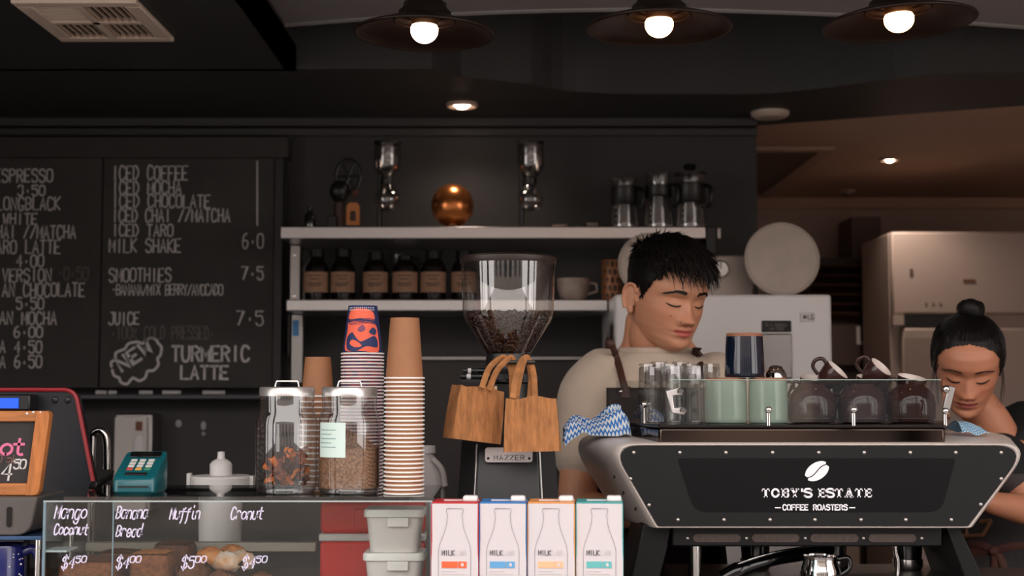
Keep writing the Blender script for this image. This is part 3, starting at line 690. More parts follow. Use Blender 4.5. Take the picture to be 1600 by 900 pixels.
for q in range(6):
    z = b.z-(q+.5)*(b.z-a.z)/6; MB().box(a.x,b.x,LYY-.002,LYY+.045,z-.003,z+.003,RX(-.6)).build('slat', m_lv, t)
a2 = W(1300,570,LYY); b2 = W(1392,508,LYY); MB().box(a2.x,b2.x,LYY+.02,LYY+.05,a2.z,b2.z).build('lower_panel', M('louvre_panel', (98,80,72), .35, .3), t)
a3 = W(1340,538,LYY); b3 = W(1345,510,LYY); c3 = W(1372,533,LYY); k = MB(); k.box(a3.x,b3.x,LYY+.012,LYY+.021,a3.z,b3.z); k.box(b3.x,c3.x,LYY+.012,LYY+.021,a3.z,c3.z); k.build('panel_bracket', m_white, t)
MB().box(W(1392,450,LYY).x-.14,W(1392,450,LYY).x-.02,LYY+.06,LYY+.3,b.z+.03,b.z+.20).build('flue_box', M('flue_brown', (96,76,68), .5), t)
k = MB(); k.box(.82,2.55,5.15,6.05,0,.9)
tag(MB().box(W(1150,800,4.6).x,W(1360,800,4.6).x,4.75,5.2,0,.95).build('kitchen_bench', M('bench_brown', (150,124,108), .5), bevel=.004), 'brown kitchen bench cabinet behind the fridge', 'bench')

# ------------------------------------------------------------ wall things, left
a = W(190,742,4.26); b = W(242,646,4.26)
t = thing('towel_dispenser', 'white wall dispenser box with a brown bottle picture, under the blackboard', 'dispenser', ((a.x+b.x)/2,4.2,a.z-.1))
MB().box(a.x,b.x+.014,4.18,WY,a.z-.1,b.z).build('case', m_steel2, t, bevel=.004)
MB().box(a.x,b.x,4.172,4.18,a.z-.1,b.z-.008).build('front_panel', M('dispenser_white', (214,206,200), .45), t, bevel=.003)
p = W(217,665,4.17)
MB().box(p.x-.01,p.x+.01,4.1705,4.1715,p.z-.015,p.z+.012).build('picture', M('picture_brown', (116,66,48), .6), t)
MB().ell((p.x,4.17,p.z-.06),(.018,.006,.035),14,10).build('picture_bottle', m_white, t)
for px, py, w, h in ((279,662,8,12),(318,665,7,14),(318,678,5,6)):
    p = W(px,py,WY); k = MB().ell((p.x,WY-.001,p.z),(w*.5*SC(WY)*1.2,.002,h*.5*SC(WY)),10,6)
    tag(k.build('paint_chip', M('chip_white', (170,168,170), .8)), 'small white chipped patch on the dark wall below the chalk ledge', 'patch', 'chipped patches on the wall')
# ------------------------------------------------------------ tap, pump bottle on bucket, coiled cable
t = thing('gooseneck_tap', 'chrome gooseneck tap on the counter behind the till', 'tap', (W(143,700,2.82).x,2.82,CT))
a = W(143,740,2.82)
MB().tube(crom([(a.x,2.82,CT),(a.x,2.82,W(143,700,2.82).z),W(146,680,2.82),W(155,673,2.82),W(164,680,2.82),W(167,700,2.82),W(167,733,2.82)],6),.0085,12).build('spout', m_chrome, t, 60)
MB().lathe([(0,0),(.024,0),(.022,.02),(.012,.026),(0,.026)],24,(a.x,2.82,CT)).build('base', m_chrome, t)
BY2 = 2.80; c = W(345,750,BY2); s2 = SC(BY2); zr = W(345,760,BY2).z; zr2 = W(345,743,BY2).z
t = thing('white_bucket', 'white plastic bucket with a wide flanged lid on the counter behind the cake case', 'bucket', (c.x,BY2,CT))
MB().lathe([(0,CT),(.040,CT),(.043,zr-.01),(.060,zr),(.060,zr2-.004),(.057,zr2),(0,zr2)],40,(c.x,BY2,0)).build('body', m_white, t)
k = MB(); k.box(c.x-.066,c.x-.058,BY2-.01,BY2+.01,zr-.004,zr2+.005); k.box(c.x+.058,c.x+.066,BY2-.01,BY2+.01,zr-.004,zr2); k.build('rim_clip', m_white, t, bevel=.002)
t = thing('squeeze_bottle', 'white bottle with a narrow cap standing on the bucket', 'bottle', (c.x,BY2,zr2+.0005))
q = zr2+.0005; MB().lathe([(0,q),(.022,q),(.022,q+.022),(.018,q+.027),(.010,q+.032),(0,q+.032)],28,(c.x,BY2,0)).build('bottle_body', m_white, t)
MB().lathe([(0,q+.032),(.008,q+.032),(.007,q+.046),(0,q+.047)],18,(c.x,BY2,0)).build('cap', m_white, t)
# ------------------------------------------------------------ till monitor with customer display
TY = 2.66
t = thing('till_monitor', 'dark till monitor with a red edged back and a lit display', 'monitor', (W(40,700,TY).x,TY,CT))
out = [W(-120,609,TY),W(118,609,TY),W(152,782,TY),W(-120,782,TY)]
P = fillet([(p.x,p.z) for p in out],[.008,.028,.006,.008],6)
MB().prism(P,XZ,TY,TY+.03).build('case_back', M('till_black', (30,32,38), .32), t, bevel=.003)
k = MB().tube([(p[0],TY-.002,p[1]) for p in P],.0042,8,closed=True); k.build('red_edge', M('till_red', (150,28,38), .35), t)
for px in (86,106):
    p = W(px,625,TY); MB().ell((p.x,TY-.0005,p.z),(.006,.003,.007),14,8).build('screw_cap', m_blk, t)
b0 = W(-40,642,TY-.03); b1 = W(52,616,TY-.03)
d = MB().box(b0.x,b1.x,TY-.045,TY+.002,b0.z,b1.z).build('customer_display', m_blk, t, bevel=.004)
b0 = W(-20,638,TY-.05); b1 = W(28,622,TY-.05); MB().box(b0.x,b1.x,TY-.047,TY-.0445,b0.z,b1.z).build('lit_screen', M('lcd_blue', (30,80,230), .3, emit=.7, ecol=(30,90,255)), d)
p = W(10,780,TY); MB().box(p.x-.08,p.x+.08,TY+.0,TY+.14,CT,CT+.02).build('stand_foot', m_blk, t, bevel=.004); MB().box(p.x-.03,p.x+.03,TY+.012,TY+.05,CT+.02,p.z+.1).build('stand_neck', m_blk, t)
# ============================================================ riser, price sign, scale, mug at the left
RY0 = 2.30
zsh = W(30,838,RY0).z
x0 = W(-90,838,RY0).x; x1 = W(64,838,RY0).x
t = thing('counter_riser', 'low glass riser shelf on steel legs beside the cake case', 'riser', ((x0+x1)/2,RY0+.1,CT))
MB().box(x0,x1,RY0,RY0+.2,zsh-.006,zsh).build('glass_shelf', M('shelf_edge_blue', (60,84,120), .15), t, bevel=.001)
for x in (x0+.01,x1-.008):
    for y in (RY0+.012,RY0+.188): MB().cyl((x,y,CT),(x,y,zsh-.006),.005).build('leg', m_chrome, t)
# grey device under the sign
a = W(-90,832,RY0); b = W(58,776,RY0)
t = thing('grey_scale', 'grey rounded countertop device under the wooden price sign', 'device', ((a.x+b.x)/2,RY0+.08,zsh+.0005))
zt = W(30,777,RY0).z
P = fillet([(a.x,zsh+.0005),(b.x-.012,zsh+.0005),(b.x,zt),(a.x,zt)],[.004,.03,.004,.004],6)
MB().prism(P,XZ,RY0+.004,RY0+.15).build('body', M('device_grey', (84,78,76), .45), t, bevel=.003)
p0 = W(9,824,RY0); p1 = W(18,792,RY0); MB().prism(rrect(p0.x,p1.x,p0.z,p1.z,.004),XZ,RY0+.002,RY0+.006).build('slot', m_blkg, t)
# wooden framed price sign
SY = 2.335
t = thing('price_sign', 'honey wood framed chalk price sign reading 4.50', 'sign', (W(10,770,SY).x,SY+.01,zt+.0005))
zs0 = zt+.0008; zs1 = W(70,642,SY).z; xa = W(-100,700,SY).x; tr = W(81,646,SY).x; br = W(63,770,SY).x
OUT = fillet([(xa,zs0),(br,zs0),(tr,zs1),(xa,zs1)],[.002,.014,.010,.002],6)
fw = .0195
INN = [(xa+fw,zs0+fw),(br-fw*1.05,zs0+fw),(tr-fw*1.15,zs1-fw*.9),(xa+fw,zs1-fw*.9)]
MB().prism([(xa,zs0),(br-.002,zs0),(br-.002+.0003,zs0+fw),(xa,zs0+fw)],XZ,SY-.008,SY+.008).build('frame_rail', m_wood, t, bevel=.002)
MB().prism([(xa,zs1-fw*.9),(tr-.002,zs1-fw*.9),(tr-.004,zs1),(xa,zs1)],XZ,SY-.008,SY+.008).build('frame_rail', m_wood, t, bevel=.002)
MB().prism(fillet([(br-fw*1.1,zs0),(br,zs0),(tr,zs1),(tr-fw*1.15,zs1)],[.001,.012,.009,.001],5),XZ,SY-.0095,SY+.0095).build('frame_stile', M('honey_wood_v', (184,112,56), .45, var=.25, vs_=20, stretch=(6,1,1)), t, bevel=.002)
MB().prism(INN,XZ,SY-.002,SY+.004).build('slate', M('sign_slate', (46,42,42), .8), t)
def sign_text(s, xa_, xb_, yt, yb, th, mat, shear=.15, gap=.2):
    k = MB(); text_px(k,s,xa_,xb_,yt,yb,SY,th,dy=-.0026,gap=gap,shear=shear); k.build('chalk_writing', mat, t, 0, recalc=False)
sign_text('ot',2,36,686,710,4.2,M('chalk_pink', (214,112,150), .8))
sign_text('4',2,18,722,750,3.0,m_chalk); sign_text('50',22,40,718,732,2.4,m_chalk); sign_text('0 ml',-4,26,711,723,1.4,M('chalk_mauve', (120,84,80), .8))
for px, py in ((45,645),(55,643),(66,643)):
    p = W(px,py,SY); MB().ell((p.x,SY-.0085,p.z-.001),(.0022,.0014,.0022),10,6).build('wood_chip_mark', m_white, t)
# blue mug
MX = W(4,870,2.34).x; MY = 2.345; mr = 34*SC(MY); mz1 = W(4,850,MY).z
t = thing('blue_mug', 'cobalt blue speckled mug with a handle under the riser shelf', 'mug', (MX,MY,CT+.0005))
m_cob = M('cobalt_glaze', (22,28,92), .18, coat=.4)
MB().lathe([(0,CT+.0005),(mr*.92,CT+.0005),(mr,CT+.01),(mr,mz1-.003),(mr*.97,mz1),(mr*.92,mz1-.003),(mr*.92,CT+.012),(0,CT+.01)],44,(MX,MY,0)).build('mug_body', m_cob, t, 50)
hc = (mz1+CT)/2+.018
MB().tube(crom([(MX+mr*.97,MY-.006,hc+.028),(MX+mr+.016,MY-.008,hc+.032),(MX+mr+.026,MY-.008,hc+.010),(MX+mr+.022,MY-.008,hc-.016),(MX+mr*.97,MY-.006,hc-.03)],5),.0055,10,flat=1.4).build('handle', m_cob, t, 60)
for q in range(26):
    a_ = random.uniform(-1.2,1.3); z = random.uniform(mz1-.075,mz1-.012); r = random.uniform(.0007,.0018)
    MB().ell((MX+mr*math.sin(a_),MY-mr*math.cos(a_),z),(r*1.6,r*.6,r),8,5).build('speckle', M('speckle_white', (220,214,220), .5), t)

# ============================================================ cake display case
CY0, CY1 = 2.28, 2.545
cx0 = W(68,790,CY0).x; cx1 = W(676,790,CY0).x; cz = W(400,776,CY0).z
t = thing('display_case', 'glass cake display case with handwritten cake names and prices', 'display case', ((cx0+cx1)/2,(CY0+CY1)/2,CT+.0005))
g = .005; zb0 = CT+.0005
MB().box(cx0,cx1,CY0,CY1,zb0,zb0+.02).build('base_tray', M('case_base', (60,54,52), .5), t, bevel=.002)
MB().box(cx0+g,cx1-g,CY0,CY0+.0015,zb0+.02,cz-.006).build('front_pane', GLASS('case_glass',(.95,.97,.96),gain=.8), t)
MB().box(cx0,cx0+.0015,CY0,CY1,zb0+.02,cz-.006).build('side_pane', MATS['case_glass'], t)
MB().box(cx1-.0015,cx1,CY0,CY1,zb0+.02,cz-.006).build('side_pane', MATS['case_glass'], t)
MB().box(cx0-.002,cx1+.002,CY0-.002,CY1,cz-.006,cz).build('top_pane', GLASS('case_top_glass',(.72,.76,.75),gain=2), t)
for x in (cx0,cx1-.004):
    MB().box(x,x+.004,CY0-.001,CY0+.004,zb0+.02,cz-.006).build('edge_strip', M('glass_edge', (120,140,150), .2), t)
xd = W(177,800,CY0).x; MB().box(xd-.001,xd+.001,CY0,CY0+.0022,zb0+.02,cz-.006).build('pane_joint', MATS['glass_edge'], t)
MB().box(cx0,cx1,CY0-.0012,CY0+.001,cz-.0085,cz-.006).build('edge_strip', M('glass_edge_h', (176,184,184), .2), t)
zr = W(300,850,CY1-.03).z
MB().box(cx0+.002,W(494,850,CY1-.04).x,CY1-.045,CY1-.02,zr-.012,zr+.004).build('rear_rail', M('rail_cream', (176,164,154), .5), t, bevel=.002)
MB().box(cx0+.002,W(118,850,CY0+.05).x,CY0+.004,CY0+.06,W(90,857,CY0+.03).z-.003,W(90,857,CY0+.03).z).build('small_glass_ledge', M('ledge_glass_white', (190,200,205), .2), t)
m_pen = M('paint_pen_lilac', (222,214,240), .6)
def glass_text(s, xa_, xb_, yt, yb, th=2.0, gap=.38, shear=.2):
    k = MB(); text_px(k,s,xa_,xb_,yt,yb,CY0,th,dy=-.0006,gap=gap,shear=shear,wav=.03); k.build('handwriting', m_pen, t, 0, recalc=False)
glass_text('Mango',85,134,789,810,2.0); glass_text('Coconut',84,136,819,835,2.0); glass_text('Banana',181,229,791,810,1.9); glass_text('Bread',181,220,821,838,1.9)
glass_text('Muffin',265,311,793,811,1.9); glass_text('Cronut',360,409,793,811,1.9)
for xa_, d, c2 in ((96,'$4','50'),(181,'$4','00'),(283,'$5','00'),(378,'$4','50')):
    glass_text(d,xa_,xa_+19,870,888,2.0); glass_text(c2,xa_+22,xa_+38,869,879,1.7)
zf = zb0+.0205
# cake trays and cakes
def slab_cake(name, label, cat, x0p, x1p, ytop, Y0, Y1, mat, mat2, grp=None, rot=0):
    a = W(x0p,ytop,Y0); b = W(x1p,ytop,Y0); t = thing(name, label, cat, ((a.x+b.x)/2,(Y0+Y1)/2,zf), grp)
    zt = a.z; n = 14; k = MB(); cx = (a.x+b.x)/2; cy = (Y0+Y1)/2; hw = (b.x-a.x)/2; hd = (Y1-Y0)/2
    rings = []
    for f, sc_ in ((0,.94),(.05,.98),(.5,1),(.8,1.0),(.93,.98),(1,.9)):
        R = []
        for (px_, py_) in rrect(-hw*sc_,hw*sc_,-hd*sc_,hd*sc_,min(hw,hd)*.35,4):
            nz = noise.noise(Vector((px_*60,py_*60,f*3+hw*99)))*.0022
            R.append((cx+px_+nz, cy+py_+nz, zf+(zt-zf)*f+nz*(1 if f > .9 else .2)))
        rings.append(R)
    k.loft(rings); k.build('crumb', mat, t, 50)
    k = MB(); P = rrect(-hw*.9,hw*.9,-hd*.9,hd*.9,min(hw,hd)*.33,4)
    k.grid(lambda u,v: (cx+(u-.5)*1.72*hw, cy+(v-.5)*1.72*hd, zt+.002+.004*(1-(2*u-1)**2)*(1-(2*v-1)**2)+noise.noise(Vector((u*9+hw*50,v*9,1)))*.0018), 16, 10)
    k.build('crust', mat2, t, 60)
    return t
m_cake = M('banana_bread_crumb', (122,72,44), .8, var=.35, vs_=120, bump=.5, bs=300)
m_crust = M('dark_cake_crust', (96,54,32), .7, var=.35, vs_=90, bump=.6, bs=260)
m_lt = M('golden_cake', (172,108,58), .8, var=.3, vs_=110, bump=.5, bs=280)
slab_cake('loaf_cake','long dark brown coconut loaf behind the Mango Coconut writing','cake',88,176,880,2.32,2.42,m_cake,m_crust)
slab_cake('loaf_cake','thick golden topped banana bread slice in the cake case','cake',200,262,868,2.33,2.40,m_cake,m_lt)
slab_cake('loaf_cake','dark banana bread slice beside the golden topped slice','cake',150,212,866,2.432,2.495,m_cake,m_crust)
slab_cake('loaf_cake','dark ridged brown loaf behind the pastry in the cake case','cake',236,296,853,2.42,2.49,m_crust,m_crust)
# muffins in brown paper
def muffin(px, Y, rpx, label, lo=.06):
    c = W(px,880,Y); r = rpx*SC(Y); t = thing('muffin', label, 'muffin', (c.x,Y,zf), 'muffins in brown paper')
    k = MB(); n = 40
    def f(u,v):
        a = u*2*PI; w = 1+.06*math.sin(a*10); rr = r*(.72+.22*v)*w; tip = (v**4)*.010*abs(math.sin(a*2.5)); return (c.x+rr*math.cos(a),Y+rr*math.sin(a),zf+v*(lo-.014)+tip)
    k.grid(f,80,6); k.build('paper_case', M('muffin_paper', (104,66,44), .8), t, 60)
    k = MB(); k.grid(lambda u,v:(c.x+r*.86*math.sin(v*PI/2)*math.cos(u*2*PI),Y+r*.86*math.sin(v*PI/2)*math.sin(u*2*PI),zf+lo-.02+.024*math.cos(v*PI/2)+.002*noise.noise(Vector((u*8,v*9,px)))),36,10); k.build('muffin_top', m_lt if rpx > 30 else m_crust, t, 60)
muffin(302,2.36,27,'muffin in dark paper in front of the sugared pastry')
muffin(410,2.34,27,'golden muffin under the Cronut price',.046)
muffin(345,2.34,24,'dark muffin between the golden muffin and the sugared pastry',.05)
# cronut pastry with sugar
c = W(352,850,2.42); t = thing('sugared_pastry','golden flaky pastry dusted with icing sugar and dark wrapper leaves','pastry',(c.x,2.42,zf))
MB().lathe([(0,0),(.030,0),(.036,.04),(.03,.05),(0,.05)],24,(c.x,2.42,zf)).build('paper_case', M('muffin_paper2', (46,32,26), .8), t)
for q in range(5):
    a_ = q*1.25; p = Vector((c.x+.026*math.cos(a_),2.42+.02*math.sin(a_),zf+.058+.007*(q % 2)))
    k = MB(); k.grid(lambda u,v:(p.x+.026*math.sin(v*PI)*math.cos(u*2*PI)+.003*noise.noise(Vector((u*9,v*7,q))),p.y+.022*math.sin(v*PI)*math.sin(u*2*PI),p.z-.018*math.cos(v*PI)+.004*noise.noise(Vector((u*7,v*9,q+5)))),24,14)
    k.build('pastry_lobe', M('pastry_gold%d' % (q % 2), (206,140,84), .6, col2=((236,222,212) if q % 2 == 0 else (186,104,50)), vs_=45, bump=.5, bs=160), t, 60)
for q in range(5):
    a_ = q*1.3+.3; p = Vector((c.x+.034*math.cos(a_),2.42+.03*math.sin(a_),zf+.045)); d = Vector((math.cos(a_),math.sin(a_),1.1)).normalized()
    MB().prism([(-.012,0),(.012,0),(0,.026)],lambda u,v,w:tuple(p+Vector((-math.sin(a_),math.cos(a_),0))*u+d*v+Vector((math.cos(a_),math.sin(a_),0))*w),0,.0008).build('wrapper_leaf', MATS['muffin_paper2'], t)
# brown paper wraps and white tubs
c = W(511,885,2.36)
for q,(dx,dz,ang,lab) in enumerate(((-.008,0,.10,'folded brown paper bag at the bottom of the pile in the cake case'),(.008,.0132,-.12,'folded brown paper bag on top of the pile in the cake case'))):
    k = MB().box(c.x+dx-.055,c.x+dx+.055,2.325,2.40,zf+dz,zf+dz+.013,RZ(ang)); o_ = k
    t = thing('folded_bag', lab, 'paper bag', (c.x+dx,2.36,zf+dz), 'folded brown paper bags'); k.build('bag_body', M('bag_kraft', (142,104,76), .8, var=.15, vs_=30), t, bevel=.004)
    MB().box(c.x+dx-.055,c.x+dx-.035,2.328,2.397,zf+dz+.0132,zf+dz+.0142,RZ(ang),(c.x+dx,2.36,0)).build('folded_flap', MATS['bag_kraft'], t)
m_tub = M('tub_white', (226,220,218), .45)
zz = zf
for q,(hw,y0,y1,lab) in enumerate(((47,860,0,'white lidded plastic tub at the bottom, carrying another tub'),(46,793,0,'white lidded plastic tub stacked on top of another tub'))):
    Y = 2.40; s_ = SC(Y); cx = W(618,850,Y).x; zt = W(618,y0,Y).z
    t = thing('plastic_tub', lab, 'tub', (cx,Y,zz), 'white plastic tubs in the cake case')
    h = zt-zz; w = hw*s_
    R = lambda sc_, z: [(cx+a_,Y+b_,z) for a_,b_ in rrect(-w*sc_,w*sc_,-.045*sc_,.045*sc_,.012,4)]
    MB().loft([R(.78,zz),R(.80,zz+.002),R(.92,zz+h-.012)]).build('tub_body', m_tub, t, 50)
    MB().loft([R(.97,zz+h-.013),R(1,zz+h-.012),R(1,zz+h-.003),R(.97,zz+h)]).build('lid', M('tub_lid', (234,230,228), .4), t, 50)
    MB().box(cx-.01,cx+.025,Y-.0475,Y-.044,zz+h-.028,zz+h-.013).build('lid_tab', MATS['tub_lid'], t, bevel=.001)
    zz += h+.0005
m_red = M('reflection_red', (226,40,36), .4)  # box modelled in place of a red blur that is partly a reflection
t = thing('red_reflection_box', 'bright red box standing in for a partly reflected red blur behind the white tubs in the cake case', 'box', (W(582,850,2.49).x,2.495,zf))
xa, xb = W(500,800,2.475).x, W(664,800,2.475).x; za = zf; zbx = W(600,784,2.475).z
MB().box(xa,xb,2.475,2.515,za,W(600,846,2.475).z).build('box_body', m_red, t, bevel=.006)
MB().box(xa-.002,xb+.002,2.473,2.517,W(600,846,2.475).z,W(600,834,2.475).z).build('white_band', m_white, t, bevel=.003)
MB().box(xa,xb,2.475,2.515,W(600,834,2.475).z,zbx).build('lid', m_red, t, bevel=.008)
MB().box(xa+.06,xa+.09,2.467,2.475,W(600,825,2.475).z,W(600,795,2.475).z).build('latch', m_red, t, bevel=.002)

# ============================================================ eftpos terminal on the case
TT = cz+.0005; EY = 2.36; c = W(217,770,EY); s = SC(EY)
t = thing('card_terminal', 'teal card payment terminal with keypad on the cake case', 'card terminal', (c.x,EY,TT))
m_teal = M('terminal_teal', (10,84,92), .3, coat=.2)
w = 33*s; zt = W(217,722,EY).z-TT
def tr(a_,f): return rrect(-w*a_,w*a_,0,0,0)
S_ = lambda hw,z,y0,y1: [(c.x+a_,b_,TT+z+ (b_-y0)/(y1-y0+1e-9)*0) for a_,b_ in rrect(-hw,hw,y0,y1,.010,4)]
R = []
for hw,z,sl,y0,y1 in ((w*.93,0,0,EY-.032,EY+.05),(w,.004,0,EY-.036,EY+.055),(w,.020,.3,EY-.036,EY+.055),(w*.97,.026,.45,EY-.033,EY+.055)):
    R.append([(c.x+a_,b_,TT+z+sl*(b_-y0)) for a_,b_ in rrect(-hw,hw,y0,y1,.010,4)])
MB().loft(R).build('body', m_teal, t, 40)
def top(yy): return TT+.0262+.45*(yy-(EY-.033))
def key(x,y,dx,dy,mat,name='key'):
    a_ = math.atan(.45); MB().box(c.x+x-dx,c.x+x+dx,y-dy,y+dy,top(y),top(y)+.002,RX(a_)).build(name, mat, t, bevel=.0006)
m_key = M('key_grey', (196,196,190), .5)
for q in range(3):
    for r_ in range(4):
        key((q-1)*.0145,EY-.006+r_*.0095,.0052,.0034, m_key if r_ else (M('key_red',(190,70,60),.5),M('key_amber',(214,160,70),.5),M('key_green',(60,130,100),.5))[q])
key(0,EY-.022,.018,.004,m_blk,'card_slot')
key(0,EY+.042,.026,.009,m_blkg,'screen')
k = MB(); y = EY-.037
k.box(c.x-w*.7,c.x+w*.7,EY-.0375,EY-.0355,TT+.011,TT+.0135); k.build('seam', m_blk, t)
# coiled cable
p0 = W(140,766,2.42); p1 = W(176,742,2.46); k = MB(); pts = []
for i in range(150):
    f = i/149; a_ = f*2*PI*12; q = p0.lerp(p1,f); pts.append((q.x+.004*math.cos(a_)*.4,q.y+.006*math.sin(a_),max(TT+.0075,q.z)+.006*math.cos(a_)))
k.tube(pts,.0016,5); tag(k.build('coiled_cable', m_blk), 'black coiled cable lying behind the teal card terminal', 'cable')

# ============================================================ glass jars with steel lids
def jar(px, Y, label, hw):
    c = W(px,760,Y); s = SC(Y); t = thing('glass_jar', label, 'jar', (c.x,Y,TT), 'glass storage jars on the cake case')
    H = (768-617); r = hw*s
    pr = [(0,.002),(r*.93,.002),(r,.010),(r,.112),(r*.985,.122),(r*.93,.131),(r*.88,.138),(r*.88,H*s)]
    MB().lathe(pr,48,(c.x,Y,TT)).build('glass_body', GLASS('jar_glass',(.955,.96,.96),gain=2.4), t, 60)
    MB().lathe([(r*.80,.0005),(r*.93,.0005),(r*.96,.006),(r*.90,.010),(r*.5,.007),(0,.007)],40,(c.x,Y,TT)).build('thick_base', m_tumbler, t, 60)
    lid = MB().lathe([(0,H*s+.013),(r*.86,H*s+.013),(r*.90,H*s+.011),(r*.90,H*s-.002),(r*.885,H*s-.002),(r*.88,H*s+.009),(0,H*s+.010)],48,(c.x,Y,TT)).build('lid', M('lid_steel', (206,202,200), .3, .75), t, 50)
    zl = TT+H*s+.013
    MB().tube(crom([(c.x-.020,Y,zl),(c.x-.0175,Y,zl+.009),(c.x-.014,Y,zl+.0095),(c.x+.014,Y,zl+.0095),(c.x+.0175,Y,zl+.009),(c.x+.020,Y,zl)],4),.0014,8).build('handle', m_chrome, lid)
    return t, c, r
t, c, r = jar(447,2.365,'glass jar holding orange dried fruit chips, with a handled steel lid',47.5)
m_dry = [M('dried_orange', (196,104,40), .7, var=.3, vs_=60), M('dried_brown', (110,54,30), .75, var=.3, vs_=60), M('dried_dark', (62,30,20), .8, var=.3, vs_=60)]
for q in range(95):
    a_ = random.uniform(0,2*PI); rr = (r-.017)*math.sqrt(random.random()); z = TT+.020+.043*random.random()*(1.0+.25*math.cos(a_))
    k = MB(); R_ = Euler((random.uniform(0,3),random.uniform(0,3),random.uniform(0,6))).to_matrix(); wd = random.uniform(.007,.012)
    k.grid(lambda u,v: Vector((c.x+rr*math.cos(a_),2.365+rr*math.sin(a_),z))+R_@Vector(((u-.5)*wd*2,(v-.5)*wd*1.2,.004*math.sin(u*5)+.002*math.cos(v*6))), 4, 3)
    o = k.build('dried_fruit_chip', m_dry[0 if q % 3 == 0 else (1 if q % 3 == 1 else 2)], None, 60)
    tag(o, 'curled dried fruit chip inside the glass jar', 'dried fruit', 'dried fruit chips in the jar')
t, c, r = jar(545,2.365,'glass jar of brown granola with a pale mint label',48)
k = MB(); rl = r*1.004
k.grid(lambda u,v:(c.x+rl*math.sin(-1.05+u*1.05),2.365-rl*math.cos(-1.05+u*1.05),TT+.060+v*.057),14,2)
lb = k.build('jar_label', M('label_mint', (206,226,218), .6), t, 60)
k = MB()
for q in range(5): k.grid(lambda u,v:(c.x+rl*1.004*math.sin(-.98+u*(.5 if q % 2 else .66)),2.365-rl*1.004*math.cos(-.98+u*(.5 if q % 2 else .66)),TT+.104-q*.007+v*.0012),8,1)
tag(k.build('label_print', M('label_print_green', (96,140,140), .7), lb, 60), kind='stuff')
# granola fill: a lumpy body plus loose oat flakes
k = MB(); rg = r*.975
def gran(u,v):
    a_ = u*2*PI; h = .066+.03*max(0,math.sin(a_-.6)); n_ = .0012*noise.noise(Vector((math.cos(a_)*30,math.sin(a_)*30,v*40)))
    if v < .75: return (c.x+(rg+n_-.001)*math.cos(a_),2.365+(rg+n_-.001)*math.sin(a_),TT+.0085+h*v/.75)
    f = (1-v)/.25; return (c.x+rg*f*math.cos(a_),2.365+rg*f*math.sin(a_),TT+.0085+h*f+(1-f)*.066+.003*noise.noise(Vector((math.cos(a_)*f*20,math.sin(a_)*f*20,3))))
k.grid(gran,72,32); o = k.build('granola', M('granola_brown', (98,62,42), .85, col2=(176,132,96), vs_=260, bump=.9, bs=400), None, 70)
tag(o, 'brown granola filling the jar with the mint label', 'granola', kind='stuff')

# ============================================================ paper cups in stacks (rim down)
def cup_proto(name, r_rim, r_base, h, mat, rimmat, extra=None):
    t = thing(name, 'paper cup', 'paper cup', (0,0,0))
    MB().lathe([(r_rim-.0014,.0012),(r_base,h),(r_base-.0015,h),(r_base-.002,h-.003),(0,h-.003)],40).build('cup_wall', mat, t, 50)
    MB().tube([(r_rim*math.cos(a_),r_rim*math.sin(a_),.0016) for a_ in [2*PI*i/40 for i in range(40)]],.0016,6,closed=True).build('rolled_rim', rimmat, t, 60)
    if extra: extra(t)
    return t
m_kraft = M('kraft_cup', (152,102,68), .65, var=.05, vs_=40)
m_rim = M('cup_rim_white', (236,228,222), .6)
def stack(proto, px, Y, z0, n, dz, group, lab, toplab, sharemesh=True, zr=0):
    x = W(px,760,Y).x
    for i in range(n):
        o = proto if i == 0 else copy_tree(proto)
        o.location = (x,Y,z0+i*dz); o.rotation_euler.z = zr+ (0 if i == n-1 else random.uniform(-.5,.5))
        o['label'] = lab if i < n-1 else toplab; o['group'] = group
YK = 2.335; sk = SC(YK)
rk = 30.5*sk; top = W(631,497,YK).z; hk = (592-497)*sk
stack(cup_proto('paper_cup',rk,22.5*sk,hk,m_kraft,m_rim),631,YK,TT,28,(top-hk-TT)/27,'plain kraft cups in the tall stack',
      'plain kraft paper cup nested in the tall stack beside the granola jar','plain kraft paper cup on top of the tall stack, its whole side showing')
YP = 2.47; sp = SC(YP)
